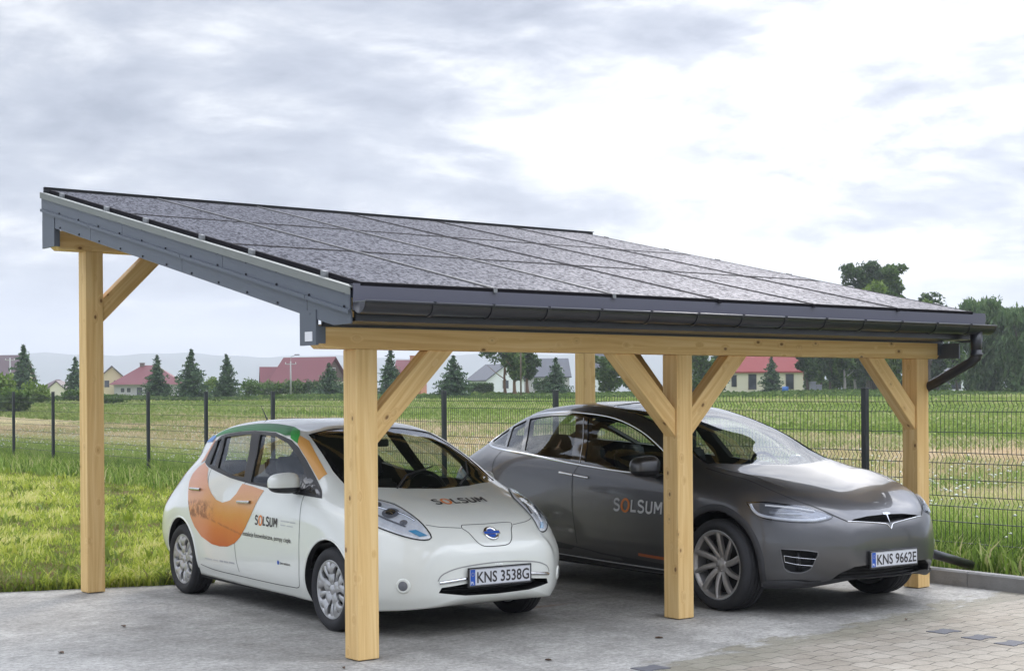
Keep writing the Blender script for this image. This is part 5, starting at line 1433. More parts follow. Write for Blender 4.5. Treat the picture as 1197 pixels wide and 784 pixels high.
# wipers, aerial, interior
for (a, b, c) in (((.13, .18, 1.03), (-.06, .38, 1.12), (-.30, .52, 1.225)), ((.12, -.36, 1.02), (-.05, -.18, 1.12), (-.16, .12, 1.17))):
    bm = bmesh.new(); pts = [SL.hit((p[0], p[1], 3), (0, 0, -1)) + Vector((0, 0, .018)) for p in (a, b, c)]; tube(bm, pts, [.009, .007, .005], 6); from_bm('wiper', bm, BPL, lf)
bm = bmesh.new(); q = SL.hit((-2.75, 0, 3), (0, 0, -1)); tube(bm, [q - Vector((0, 0, .01)), q + Vector((-.02, 0, .03)), q + Vector((-.16, 0, .17))], [.02, .008, .003], 8); from_bm('roof_aerial', bm, BPL, lf)
for x, y in ((-1.15, -.36), (-1.15, .36)): seat(lf, x, y, INT_G)
seat(lf, -2.15, 0, INT_G, True, 1.2)
bm = bmesh.new(); prism(bm, [(.02, -.70, .70), (.02, -.70, .985), (-.25, -.70, .99), (-.45, -.70, .93), (-.52, -.70, .70)], (0, 1.40, 0)); bmesh.ops.recalc_face_normals(bm, faces=bm.faces); bevel(bm, .015, 2)
from_bm('dashboard', bm, BPL, lf, smooth=False)
steering(lf, -.62, .36, .93)
bm = bmesh.new(); box(bm, -.83, -.80, -.11, .11, 1.30, 1.36); bevel(bm, .008); from_bm('rear_view_mirror', bm, BPL, lf)
bm = bmesh.new(); box(bm, -3.0, .1, -.80, .80, .17, .20); from_bm('underbody', bm, DARKIN, lf)
for x, y in ((0, -.77), (0, .77), (-2.70, -.77), (-2.70, .77)): wheel(lf, x, y, 1 if y > 0 else -1, WR, .205, .212, 'cover')

# ================================================================= grey crossover
def paint_grey():
    m, nt, out = newmat('dark_grey_metallic'); p = N(nt, 'BsdfPrincipled', Roughness=.42); nt.links.new(p.outputs[0], out.inputs[0])
    p.inputs['Base Color'].default_value = (.118, .117, .121, 1); p.inputs['Metallic'].default_value = .8; p.inputs['Coat Weight'].default_value = .8; p.inputs['Coat Roughness'].default_value = .05
    tc_ = N(nt, 'TexCoord'); n = noise(nt, tc_.outputs['Object'], 2.2, 5., .6); mr = N(nt, 'MapRange'); nt.links.new(n, mr.inputs[0]); mr.inputs[3].default_value = .33; mr.inputs[4].default_value = .42; nt.links.new(mr.outputs[0], p.inputs['Roughness']); return m
PAINT_G = paint_grey()
CLAD = pbr('arch_cladding', (.030, .030, .033), .55)
tx = empty('electric_crossover', TES_ORG, math.atan2(TES_F.y, TES_F.x), 'large dark grey electric crossover with orange and silver door lettering parked in the right bay', 'car')
t1 = [(-3.56, 1.262), (-3.50, 1.315), (-3.39, 1.378), (-3.345, 1.385), (-3.115, 1.222), (-3.42, 1.243)]
t2 = [(-3.065, 1.216), (-3.29, 1.402), (-3.02, 1.468), (-2.78, 1.192)]
t3 = [(-2.72, 1.19), (-2.95, 1.482), (-2.6, 1.512), (-2.2, 1.520), (-2.145, 1.498), (-1.97, 1.118), (-2.42, 1.152)]
t4 = [(-1.77, 1.112), (-1.98, 1.498), (-1.63, 1.478), (-1.40, 1.435), (-1.19, 1.364), (-.9, 1.232), (-.66, 1.105), (-.60, 1.062), (-1.2, 1.066)]
tdl = [(-3.60, 1.248), (-3.585, 1.29), (-3.50, 1.345), (-3.34, 1.412), (-3.08, 1.485), (-2.79, 1.532), (-2.4, 1.548), (-2.04, 1.542), (-1.6, 1.498), (-1.21, 1.392), (-.9, 1.256), (-.62, 1.105), (-.50, 1.035), (-.745, 1.042), (-1.2, 1.050), (-1.87, 1.092), (-2.35, 1.132), (-2.7, 1.162), (-3.22, 1.198), (-3.48, 1.225)]
tw = [(-.10, 0), (-.135, .30), (-.24, .55), (-.37, .715), (-.60, .690), (-.95, .640), (-1.35, .600), (-1.75, .575), (-1.85, .5), (-1.88, .25), (-1.89, 0)]
tw = [Vector((x, y, 1.3)) for x, y in tw] + [Vector((x, -y, 1.3)) for x, y in tw[-2:0:-1]]
tw3 = [ST.hit((p.x, p.y, 3), (0, 0, -1)) for p in tw]
TWA = (.30, 0, 1)
tr = [Vector(p) for p in ((-3.0, 0, 1.55), (-3.02, .42, 1.53), (-3.35, .44, 1.44), (-3.72, .42, 1.29), (-3.78, 0, 1.29))]; tr = tr + [Vector((p.x, -p.y, p.z)) for p in tr[-2:0:-1]]; TRA = (-.45, 0, 1)
tgr = [(-.56, .285), (-.50, .345), (-.40, .388), (-.2, .396), (0, .398), (.2, .396), (.40, .388), (.50, .345), (.56, .285), (.25, .272), (0, .270), (-.25, .272)]
tsl = [(-.405, .723), (-.35, .742), (-.20, .757), (0, .762), (.20, .757), (.35, .742), (.405, .723), (.22, .716), (.09, .708), (0, .698), (-.09, .708), (-.22, .716)]
cut = []
for x in (0, -2.93):
    for s in (-1, 1): cut.append(cyl_bm(x, .375, .415, min(s * .58, s * 1.2), max(s * .58, s * 1.2)))
cut.append(cabin(TESL, .05, -3.5, -.12, .45))
for g in (t1, t2, t3, t4):
    for s in (-1, 1): cut.append(prism_obj([Vector((x, s * .8, z)) for x, z in g], (0, s, 0), .42, 1.2))
A_, u_, v_ = axes_for(TWA); base = min(p.dot(A_) for p in tw3)
cut.append(prism_obj(tw3, TWA, base - .06, base + .9)); cut.append(prism_obj(tr, TRA, 2.45, 4.2))
cut.append(prism_obj([Vector((.9, y, z)) for y, z in tgr], (1, 0, 0), .74, 1.3)); cut.append(prism_obj([Vector((.9, y, z)) for y, z in tsl], (1, 0, 0), .78, 1.3))
fogp = [(.50, -.872, .522), (.577, -.84, .524), (.66, -.79, .522), (.786, -.66, .505), (.775, -.675, .45), (.746, -.69, .382), (.69, -.735, .348), (.633, -.785, .350), (.595, -.82, .38)]
fogp = fogp[1:]
for s in (-1, 1):
    P = [Vector((x, -s * y, z)) for x, y, z in fogp]; FA = Vector((1, s * .75, 0)).normalized(); d_ = sum(p.dot(FA) for p in P) / len(P)
    cut.append(prism_obj(P, FA, d_ - .07, d_ + .3))
cut_body('body', TESL, ST, cut, [PAINT_G, DARKIN], tx)
for g in (t1, t2, t3, t4):
    for s in (-1, 1): panel('side_window', ST, [Vector((x, s * .8, z)) for x, z in g], (0, s, 0), GLSD, tx, off=-.006, step=.07)
for s in (-1, 1):
    panel('window_trim', ST, [Vector((x, s * .8, z)) for x, z in tdl], (0, s, 0), GBLK, tx, off=.003, step=.04, holes=[[Vector((x, s * .8, z)) for x, z in g] for g in (t1, t2, t3, t4)])
    strip('chrome_window_frame', ST, [Vector((x, s * .8, z)) for x, z in tdl + [tdl[0]]], (0, s, 0), .020, CHR, tx, off=.003, sub=4, height=.004)
    strip('pillar_chrome', ST, [Vector((x, s * .8, z)) for x, z in ((-1.83, 1.10), (-1.93, 1.30), (-2.035, 1.50))], (0, s, 0), .012, CHR, tx, off=.004, height=.002)
panel('windscreen', ST, tw3, TWA, glass_mat('windscreen_glass', (.48, .54, .52), .10), tx, off=-.005, step=.08)
cws = sum(tw3, Vector()) / len(tw3)
panel('windscreen_border', ST, tw3, TWA, GBLK, tx, off=-.0035, step=.1, holes=[[p + (cws - p).normalized() * .03 for p in tw3]])
panel('rear_window', ST, onx(ST, tr, TRA), TRA, GLSD, tx, off=-.005, step=.08)
# opaque header between windscreen and roof
seams = [[(-1.827, 1.09), (-1.876, 1.0), (-1.86, .85), (-1.84, .70), (-1.81, .53), (-1.785, .40)],
         [(-3.107, 1.175), (-3.15, 1.10), (-3.147, 1.03), (-3.117, .93), (-3.20, .80)],
         [(-.52, 1.03), (-.56, .90), (-.55, .65), (-.57, .40)]]
for s in (-1, 1):
    for c in seams: strip('door_gap', ST, [Vector((x, s * .95, z)) for x, z in c], (0, s, 0), .006, SEAM, tx)
    handle(ST, tx, (-2.085, s * .94, 1.012), (-1.885, s * .94, .998), CHR, .022, .008); handle(ST, tx, (-1.865, s * .94, .996), (-1.655, s * .94, .980), CHR, .022, .008)
    # rocker cladding and bright line
    panel('sill_cladding', ST, [Vector((x, s * .95, z)) for x, z in ((-2.56, .43), (-2.09, .398), (-1.463, .345), (-.9, .322), (-.42, .305), (-.42, .232), (-1.5, .238), (-2.56, .242))], (0, s, 0), CLAD, tx, off=.002, step=.08)
    strip('sill_moulding', ST, [Vector((x, s * .95, z)) for x, z in ((-2.5, .295), (-1.5, .272), (-.45, .262))], (0, s, 0), .012, GRYT, tx, off=.004, sub=5, height=.004)
    for x in (0, -2.93):
        strip('arch_cladding', ST, [Vector((x + .438 * math.cos(a), s * .95, .375 + .438 * math.sin(a))) for a in np.linspace(R(-16), R(196), 19)], (0, s, 0), .052, CLAD, tx, off=.002, sub=3, height=.006)
    mirror_unit(tx, ST, *((-.77, 1.055, 1.11) if s < 0 else (-1.02, 1.02, 1.06)), s, PAINT_G, 1.12)
    strip_near('bonnet_gap', ST, [(-.33, s * .766, 1.101), (.022, s * .762, 1.045), (.314, s * .745, .973), (.549, s * .689, .895), (.70, s * .59, .83), (.80, s * .505, .772), (.855, s * .42, .725)], .009, SEAM, tx)
    strip_near('bonnet_crease', ST, [(-.30, s * .70, 1.10), (0, s * .685, 1.065), (.25, s * .66, 1.02), (.40, s * .62, .985)], .006, PAINT_G, tx, height=.003)
    hp = [(.275, .905, .862), (.34, .875, .866), (.42, .838, .868), (.55, .76, .855), (.655, .667, .834), (.746, .581, .800), (.80, .515, .760), (.785, .59, .733), (.74, .66, .723), (.634, .777, .727), (.468, .869, .745), (.37, .898, .785), (.32, .905, .825)]
    hp = [Vector((x, s * y, z)) for x, y, z in hp]; HA = (1, s * .9, .25)
    hl = panel('headlight', ST, hp, HA, pbr('lamp_floor', (.20, .205, .22), .25, metal=.5), tx, off=.002, step=.04)
    strip_near('lamp_edge', ST, hp, .009, GBLK, hl, off=.004, sub=3, closed=True)
    WL = pbr('lamp_white', (.62, .63, .66), .25, coat=.6)
    strip_near('daytime_light', ST, [(.315, s * .897, .850), (.345, s * .898, .81), (.40, s * .888, .775), (.49, s * .857, .757), (.63, s * .772, .741), (.735, s * .657, .737), (.785, s * .575, .752)], .022, WL, hl, off=.006, height=.008)
    strip_near('lamp_blade', ST, [(.42, s * .835, .835), (.53, s * .775, .822), (.64, s * .69, .806), (.71, s * .62, .792)], .016, WL, hl, off=.006, height=.010)
    strip_near('lamp_blade', ST, [(.46, s * .83, .79), (.56, s * .785, .782), (.66, s * .70, .775)], .030, pbr('lamp_grey', (.33, .34, .36), .15, metal=.6), hl, off=.004, height=.006)
    c_ = sum(hp, Vector()) / len(hp)
    panel('lamp_lens', ST, [p + (c_ - p) * .03 for p in hp], HA, LENS, hl, off=.016, step=.06)
    # fog lamp opening
    P = [Vector((x, -s * y * -1 * -1, z)) for x, y, z in fogp] if False else [Vector((x, s * abs(y), z)) for x, y, z in fogp]
    fo = strip_near('fog_surround', ST, P, .008, pbr('fog_trim', (.16, .16, .165), .35, metal=.6), tx, off=.001, sub=2, closed=True, height=.003)
    strip_near('fog_blade', ST, [(.60, s * .825, .475), (.69, s * .77, .462), (.775, s * .672, .452)], .004, CHR, fo, off=.001, height=.003)
    strip_near('fog_blade', ST, [(.605, s * .82, .427), (.685, s * .765, .410), (.755, s * .685, .402)], .004, CHR, fo, off=.001, height=.003)
    strip_near('fog_blade', ST, [(.60, s * .825, .475), (.598, s * .82, .45), (.605, s * .82, .427)], .004, CHR, fo, off=.001, height=.003)
    bm = bmesh.new(); tube(bm, [(.66, s * .735, .36), (.66, s * .735, .52)], .016, 10); from_bm('fog_lamp', bm, BPL, fo, smooth=True)
    # rear lamp
    panel('tail_lamp', ST, [Vector((x, s * .8, z)) for x, z in ((-3.70, 1.08), (-3.95, 1.02), (-4.0, .93), (-3.80, .95))], (-.5, s, 0), pbr('red_lamp2', (.35, .01, .01), .1, coat=1.), tx, off=.004, step=.05)
word('company_name', 'SOLSUM', .625, .098, pbr('silver_print', (.70, .70, .70), .45), ORG, tx, Matrix.Translation((-1.262, -1, .722)) @ Matrix(((1, 0, 0, 0), (0, 0, -1, 0), (0, 1, 0, 0), (0, 0, 0, 1))), ST, (0, -1, 0), sw=.2)
strip('orange_line', ST, [Vector((-.945, -.95, .371)), Vector((-.80, -.95, .366)), Vector((-.60, -.95, .362))], (0, -1, 0), .024, pbr('orange_dull', (.45, .12, .04), .5), tx, off=.004)
# front: chrome brow, emblem, lower lip, plate
strip_near('chrome_brow', ST, [(.855, -.415, .722), (.885, -.26, .713), (.905, -.10, .700), (.912, -.03, .688), (.922, 0, .655), (.912, .03, .688), (.905, .10, .700), (.885, .26, .713), (.855, .415, .722)], .008, CHR, tx, off=.002, sub=6, height=.004)
q = ST.t.find_nearest((.885, 0, .735))[0]
bm = bmesh.new()
Tp = [(-.040, .038), (-.043, .030), (-.030, .026), (-.014, .026), (-.007, .022), (0, -.045), (.007, .022), (.014, .026), (.030, .026), (.043, .030), (.040, .038), (.02, .0425), (0, .044), (-.02, .0425)]
prism(bm, [Vector((.888 - z * .5, y, .737 + z)) for y, z in Tp], (.008, 0, 0)); bmesh.ops.recalc_face_normals(bm, faces=bm.faces)
from_bm('letter_emblem', bm, CHR, tx)
strip_near('lower_lip', ST, [(.42, -.875, .235), (.53, -.82, .245), (.66, -.73, .255), (.76, -.58, .262), (.84, -.40, .262), (.885, -.2, .262), (.895, 0, .262), (.885, .2, .262), (.84, .40, .262), (.76, .58, .262), (.66, .73, .255), (.53, .82, .245), (.42, .875, .235)], .075, CLAD, tx, off=.004, height=.012)
bm = bmesh.new()
for z in (.30, .325, .35): tube(bm, [(.78, -.42, z), (.83, -.2, z), (.84, 0, z), (.83, .2, z), (.78, .42, z)], .005, 6)
from_bm('grille_slats', bm, BPL, tx)
number_plate(tx, .957, 0, .432, 0, 'KNS 9662E')
for x, y in ((-1.35, -.40), (-1.35, .40)): seat(tx, x, y, INT_B)
for y in (-.5, 0, .5): seat(tx, -2.35, y, INT_B, w=.42)
bm = bmesh.new(); prism(bm, [(-.20, -.78, .75), (-.20, -.78, 1.04), (-.50, -.78, 1.06), (-.68, -.78, 1.0), (-.75, -.78, .75)], (0, 1.56, 0)); bmesh.ops.recalc_face_normals(bm, faces=bm.faces); bevel(bm, .015, 2); from_bm('dashboard', bm, BPL, tx)
steering(tx, -.82, .40, 1.02)
bm = bmesh.new(); box(bm, -1.10, -1.07, -.11, .11, 1.38, 1.44); bevel(bm, .008); from_bm('rear_view_mirror', bm, BPL, tx)
bm = bmesh.new(); box(bm, -3.5, .3, -.86, .86, .205, .24); from_bm('underbody', bm, DARKIN, tx)
bm = bmesh.new(); q = ST.hit((-3.65, 0, 3), (0, 0, -1)); box(bm, -3.86, -3.74, -.52, .52, 1.232, 1.246); bevel(bm, .005); from_bm('rear_spoiler', bm, CLAD, tx)
for x, y in ((0, -.86), (0, .86), (-2.93, -.86), (-2.93, .86)): wheel(tx, x, y, 1 if y > 0 else -1, .362, .265, .272, 'alloy')
# ------------------------------------------------------------------ background: trees, houses, poles, hills
LEAFM = {}
def foliage(name, stops, trans=.3):
    if name not in LEAFM: LEAFM[name] = blade_mat(name, stops, trans)
    return LEAFM[name]
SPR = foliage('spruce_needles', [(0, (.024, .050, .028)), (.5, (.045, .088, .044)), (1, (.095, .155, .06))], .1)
DEC = foliage('broad_leaves', [(0, (.035, .07, .016)), (.5, (.075, .14, .028)), (1, (.15, .22, .05))])
DECB = foliage('fresh_leaves', [(0, (.07, .12, .02)), (.5, (.12, .19, .03)), (1, (.20, .27, .05))])
DECD = foliage('dark_leaves', [(0, (.024, .05, .018)), (.5, (.05, .095, .03)), (1, (.105, .155, .05))])
WIL = foliage('willow_leaves', [(0, (.05, .10, .035)), (.5, (.10, .165, .06)), (1, (.17, .23, .095))])
BARK = pbr('bark', (.07, .055, .042), .9, noise=.4, nscale=3, bump=.6, bscale=12)
BARKP = pbr('pale_bark', (.30, .28, .25), .85, noise=.35, nscale=4)
BARKR = pbr('pine_bark', (.17, .10, .06), .9, noise=.3, nscale=3)
def tris_cloud(C, size, asp=1.0, droop=None):
    """leaf clumps: small 4-sided shards with random orientation at centres C"""
    n = len(C)
    a = rng.normal(size=(n, 3)); a /= np.linalg.norm(a, axis=1)[:, None]
    if droop is not None: a[:, 2] -= droop; a /= np.linalg.norm(a, axis=1)[:, None]
    b = rng.normal(size=(n, 3)); b -= (b * a).sum(1)[:, None] * a; b /= np.linalg.norm(b, axis=1)[:, None]
    s = size * rng.uniform(.55, 1.35, n)[:, None]
    P = np.stack([C - a * s * asp, C + b * s * .5 + a * s * .1, C + a * s * asp, C - b * s * .5 - a * s * .15], 1)
    return P.reshape(-1, 3), np.arange(n * 4).reshape(-1, 4)
def trunk_mesh(parent, h, r, mat, limbs=(), bend=0.):
    bm = bmesh.new()
    n = 7; pts = [(bend * math.sin(i / n * 2.2) * h * .05, bend * .03 * h * math.sin(i / n * 3.1 + 1), h * i / n) for i in range(n + 1)]
    tube(bm, pts, [max(.02, r * (1 - .82 * i / n) * (1.25 if i == 0 else 1)) for i in range(n + 1)], 7)
    for (z, an, ln, up_) in limbs:
        p0 = Vector((0, 0, z)); d_ = Vector((math.cos(an), math.sin(an), up_)).normalized()
        tube(bm, [p0, p0 + d_ * ln * .5 + Vector((0, 0, .05 * ln)), p0 + d_ * ln + Vector((0, 0, .2 * ln))], [r * .38, r * .24, r * .08], 5)
    return from_bm('trunk', bm, mat, parent, smooth=True)
def spruce(u, d, h, w, label, group=None, dens=1., cat='spruce'):
    x, y = at(u, d); z = hgt(x, y) - .1
    t = empty('spruce_tree', (x, y, z), 0, label, cat, group or 'spruces beyond the field')
    trunk_mesh(t, h * .97, h * .022, BARK)
    C = []; T = []
    nl = int(34 * dens)
    for i in range(nl):
        f = (i + .5) / nl; zz = h * (.05 + .94 * f); r = w * (1 - f) ** .85 * random.uniform(.62, 1.2)
        nb = max(4, int((15 - 9 * f)))
        for k in range(nb):
            an = random.uniform(0, 6.283); L = r * random.uniform(.5, 1.22)
            m = max(3, int(L / .09))
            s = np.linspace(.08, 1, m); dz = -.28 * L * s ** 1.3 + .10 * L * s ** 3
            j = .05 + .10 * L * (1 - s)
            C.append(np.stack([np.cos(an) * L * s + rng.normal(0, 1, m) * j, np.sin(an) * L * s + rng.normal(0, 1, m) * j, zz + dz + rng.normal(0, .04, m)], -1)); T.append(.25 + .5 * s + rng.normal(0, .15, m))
    C = np.concatenate(C); T = np.clip(np.concatenate(T), 0, 1)
    V, Q = tris_cloud(C, .155 * (h / 5) ** .6, 1.2)
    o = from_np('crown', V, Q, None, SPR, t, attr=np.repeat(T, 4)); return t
def crown_pts(lobes, n):
    vol = np.array([a * b * c for (_, _, _, a, b, c) in lobes]) ** .75; cnt = (n * vol / vol.sum()).astype(int)
    P = []; T = []
    for (x, y, z, a, b, c), k in zip(lobes, cnt):
        v = rng.normal(size=(k, 3)); v /= np.linalg.norm(v, axis=1)[:, None]
        rr = rng.uniform(.35, 1.0, k) ** .5
        # clumpy radius
        w_ = 1 + .16 * np.sin(v[:, 0] * 6 + x * 3) * np.sin(v[:, 1] * 7 + y) + .14 * np.sin(v[:, 2] * 9 + z * 2 + v[:, 0] * 5)
        p = v * (rr * w_)[:, None] * np.array([a, b, c]) + np.array([x, y, z]); P.append(p)
        T.append(.35 + .28 * np.sin(v[:, 0] * 11 + v[:, 1] * 8 + x) * np.sin(v[:, 2] * 10) + rng.normal(0, .18, k) + .12)
    return np.concatenate(P), np.clip(np.concatenate(T), 0, 1)
def decid(u, d, h, w, label, mat=None, z0=.25, n=2600, leaf=.22, nl=9, group=None, bark=None, cat='tree', name='leafy_tree', droop=None, trunk_r=None, narrow=1., seed=None, limbs=5, thin=None):
    x, y = at(u, d); z = hgt(x, y) - .1
    t = empty(name, (x, y, z), random.uniform(0, 6), label, cat, group)
    r_ = random.Random(seed if seed is not None else int(u * 7 + d))
    lobes = []
    nl = int(nl * 1.9)
    for i in range(nl):
        f = (i + .5) / nl; zz = h * (z0 + (1 - z0) * f); prof = math.sin(math.pi * min(1, .12 + .88 * (1 - f) ** .8)) ** .6 if True else 1
        rad = w * (.19 + .17 * r_.random()); an = r_.uniform(0, 6.28); rd = w * .78 * prof * r_.uniform(.15, 1.0)
        lobes.append((math.cos(an) * rd, math.sin(an) * rd, min(zz, h - rad * .8), rad * narrow, rad * narrow, rad * r_.uniform(.7, 1.05) * max(1, h * (1 - z0) / (w * 2.6))))
    lobes.append((0, 0, h * (z0 + (1 - z0) * .5), w * .45, w * .45, h * (1 - z0) * .34))
    C, T = crown_pts(lobes, n)
    C = C[C[:, 2] > h * z0 * .6]; T = T[:len(C)]
    if thin is not None:
        k = np.sin(C[:, 0] * thin) * np.sin(C[:, 1] * thin + 1) * np.sin(C[:, 2] * thin) > -.25; C = C[k]; T = T[k]
    V, Q = tris_cloud(C, leaf, 1.0 if droop is None else 1.8, droop)
    trunk_mesh(t, h * .85, trunk_r or h * .022, bark or BARK, [(h * r_.uniform(.25, .6), r_.uniform(0, 6.28), w * r_.uniform(.5, .9), r_.uniform(.5, 1.2)) for _ in range(limbs)], bend=1.)
    from_np('crown', V, Q, None, mat or DEC, t, attr=np.repeat(T, 4)); return t
def shrub(u, d, h, w, label, mat=None, group=None, n=900, name='shrub', cat='shrub'):
    x, y = at(u, d); z = hgt(x, y) - .1
    t = empty(name, (x, y, z), 0, label, cat, group)
    lobes = [(random.uniform(-w, w) * .6, random.uniform(-w, w) * .5, h * random.uniform(.35, .7), w * .5, w * .5, h * random.uniform(.28, .4)) for _ in range(6)] + [(0, 0, h * .35, w * .9, w * .7, h * .4)]
    C, T = crown_pts(lobes, n); k = C[:, 2] > 0; C = C[k]; T = T[k]
    V, Q = tris_cloud(C, .17)
    from_np('foliage', V, Q, None, mat or DEC, t, attr=np.repeat(T, 4))
    bm = bmesh.new()
    for k in range(4):
        a = k * 1.6; tube(bm, [(0, 0, 0), (math.cos(a) * w * .3, math.sin(a) * w * .3, h * .6)], [.05, .015], 5)
    from_bm('stem', bm, BARK, t); return t

# spruces, left to right
for (u, top, hw, d, lab) in ((28, 403, 17, 165, 'broad dark spruce at the far left beside the tall pole'),
                       (88, 417, 12, 175, 'dark spruce half hidden behind the rear left carport post'),
                       (184, 415, 14, 150, 'narrow spruce in front of the red hipped roof'),
                       (224, 408, 18, 145, 'broadest spruce right of the red hipped roof'),
                       (265, 414, 15, 150, 'slender spruce with drooping gaps left of the hedge shrubs'),
                       (385, 424, 17, 150, 'spruce against the dark gable of the red roofed house'),
                       (457, 408, 16, 145, 'spruce right of the front left carport post'),
                       (530, 415, 21, 140, 'wide spruce right of the first diagonal brace'),
                       (650, 418, 15, 150, 'spruce beside the rear right carport post'),
                       (902, 416, 12, 170, 'young spruce in front of the cream house wall')):
    yb = Y0 + (u - 598.5) * ROLL; h = (yb - top) * d / F_PX + CAMZ - hgt(*at(u, d)) + .1
    spruce(u, d, h, hw * 1.5 * d / F_PX, lab, dens=1.1)
def T_(u, top, hw, d, lab, **k):
    yb = Y0 + (u - 598.5) * ROLL; h = (yb - top) * d / F_PX + CAMZ - hgt(*at(u, d)) + .1
    return decid(u, d, h, hw * 1.2 * d / F_PX, lab, **k)
def S_(u, top, hw, d, lab, **k):
    yb = Y0 + (u - 598.5) * ROLL; h = max(.8, (yb - top) * d / F_PX + CAMZ - hgt(*at(u, d)) + .1)
    return shrub(u, d, h, hw * d / F_PX, lab, **k)
# far-left bushes
S_(4, 431, 20, 120, 'tall bright green bush at the left picture edge', mat=DECB, n=1500)
S_(40, 446, 20, 125, 'low bright green bush right of the leftmost bush', mat=DECB, n=1200)
S_(14, 452, 24, 95, 'low dark green bush nearest the fence on the far left', mat=DEC, n=1100)
S_(88, 452, 16, 130, 'low bush left of the rear left carport post', mat=DEC)
S_(130, 459, 22, 120, 'low dark bush right of the rear left carport post', mat=DEC)
S_(245, 440, 14, 170, 'pale green bush between the broadest and the slender spruce', mat=DECB)
lab_h = ['rounded hedge shrub left of the red roofed barn house, first from the left', 'hedge shrub with pale tips, second in the row', 'hedge shrub left of the lamp pole, third in the row', 'hedge shrub directly behind the lamp pole', 'dark hedge shrub right of the lamp pole', 'dark hedge shrub beside the spruce at the gable']
for i, u in enumerate((290, 308, 326, 345, 362, 402)):
    S_(u, 441 + (i % 3) * 2, 15, 165, lab_h[i], mat=DECD if i > 3 else DEC, group='hedge shrubs behind the field')
S_(478, 452, 12, 170, 'shrub between the two spruces behind the first brace', mat=DEC)
# trimmed hedge
x, y = at(562, 160)
bm = bmesh.new(); 
C = np.stack([rng.uniform(-1.35, 1.35, 2600), rng.uniform(-.5, .5, 2600), rng.uniform(0, 1.25, 2600)], -1)
V, Q = tris_cloud(C, .12)
hd = empty('clipped_hedge', (x, y, hgt(x, y)), -TH, 'clipped dark green hedge in front of the white gabled house', 'hedge'); from_np('foliage', V, Q, None, DECD, hd, attr=np.repeat(rng.uniform(0, .8, 2600), 4))
# pines and broadleaf group at the centre
T_(592, 400, 30, 150, 'tall pine with a sparse crown reaching left under the front beam', mat=DECD, z0=.74, n=1500, leaf=.24, bark=BARKR, name='pine_tree', cat='pine', thin=2.4, trunk_r=.17)
T_(603, 404, 18, 148, 'pine with a bare reddish trunk in the middle of the pine group', mat=DEC, z0=.40, n=2200, leaf=.22, bark=BARKR, name='pine_tree', cat='pine', trunk_r=.2)
T_(618, 402, 16, 150, 'dense pine on the right of the pine group', mat=DECD, z0=.35, n=2400, leaf=.22, bark=BARKR, name='pine_tree', cat='pine', trunk_r=.2)
S_(636, 441, 13, 155, 'dark bush between the pine group and the next spruce', mat=DECD)
for i, (u, top, lab) in enumerate(((556, 434, 'small fir at the left end of the fir row behind the grey roof'), (564, 437, 'small fir second in the row behind the grey roof'), (572, 433, 'pointed fir third in the row behind the grey roof'), (583, 436, 'small fir at the right end of the row'))):
    yb = Y0 + (u - 598.5) * ROLL; d = 300
    spruce(u, d, (yb - top) * d / F_PX + CAMZ - hgt(*at(u, d)), 6 * d / F_PX, lab, 'fir row far behind', dens=.5)
T_(712, 414, 22, 150, 'rounded green tree right of the rear right post', mat=DEC, z0=.15, n=2600)
T_(742, 420, 18, 155, 'dark tree behind the twin braces', mat=DECD, z0=.1, n=2000)
T_(820, 408, 22, 150, 'full green tree left of the cream house', mat=DEC, z0=.1, n=2800)
T_(840, 414, 14, 165, 'dark tree touching the left end of the red roof', mat=DECD, z0=.1, n=1500)
# wood on the right: separate trees with trunks one can tell apart
WD = 'trees in the wood on the right'
rw_ = [(944, 400, 16, 150, 'dark twisted tree at the corner of the cream house', DECD, BARK), (958, 402, 15, 165, 'slim tree just right of the dark twisted tree', DEC, BARK),
       (972, 398, 17, 158, 'tree with a straight dark trunk left of the pale trunks', DECD, BARK), (986, 396, 16, 152, 'tree with a thin grey trunk, left one of the pair', DEC, BARKP),
       (1001, 398, 16, 160, 'birch with the pale straight trunk', DEC, BARKP), (1016, 392, 18, 156, 'dark tree behind the third bay brace', DECD, BARK),
       (1034, 396, 18, 162, 'birch with a pale trunk left of the front right post', DEC, BARKP), (1046, 400, 16, 150, 'bright leafy young tree left of the front right post', DECB, BARK),
       (1064, 392, 18, 170, 'dark tree hidden behind the front right post', DECD, BARK), (1094, 400, 18, 175, 'dark tree under the slanted downpipe', DECD, BARK)]
for u, top, hw, d, lab, mt, bk in rw_: T_(u, top, hw, d, lab, mat=mt, z0=.30, n=3000, leaf=.25, nl=12, bark=bk, group=WD, trunk_r=.16)
T_(1012, 307, 25, 170, 'tallest dark tree rising over the carport roof', mat=DECD, z0=.58, n=7000, leaf=.24, nl=16, group=WD, trunk_r=.3)
T_(1042, 309, 20, 168, 'tall lighter green tree beside the tallest dark one', mat=DEC, z0=.58, n=6000, leaf=.24, nl=14, group=WD, trunk_r=.28)
T_(1022, 330, 26, 160, 'bright yellow green crown just above the roof line', mat=DECB, z0=.5, n=2600, leaf=.25, group=WD)
T_(1088, 341, 22, 170, 'airy tree with a ragged top near the right roof corner', mat=DECD, z0=.5, n=2000, leaf=.22, group=WD, thin=2.2)
T_(1078, 350, 18, 158, 'light green crown just behind the right roof edge', mat=DECB, z0=.45, n=1600, leaf=.22, group=WD)
T_(1152, 352, 40, 150, 'large willow like tree with hanging foliage at the right', mat=WIL, z0=.06, n=9000, leaf=.22, nl=18, group=WD, droop=1.4)
T_(1192, 362, 32, 146, 'hanging leafy tree cut by the right picture edge', mat=WIL, z0=.06, n=7000, leaf=.22, nl=16, group=WD, droop=1.4)
T_(1118, 385, 20, 165, 'rounded tree between the downpipe and the large willow like tree', mat=DEC, z0=.2, n=2600, leaf=.22, group=WD)
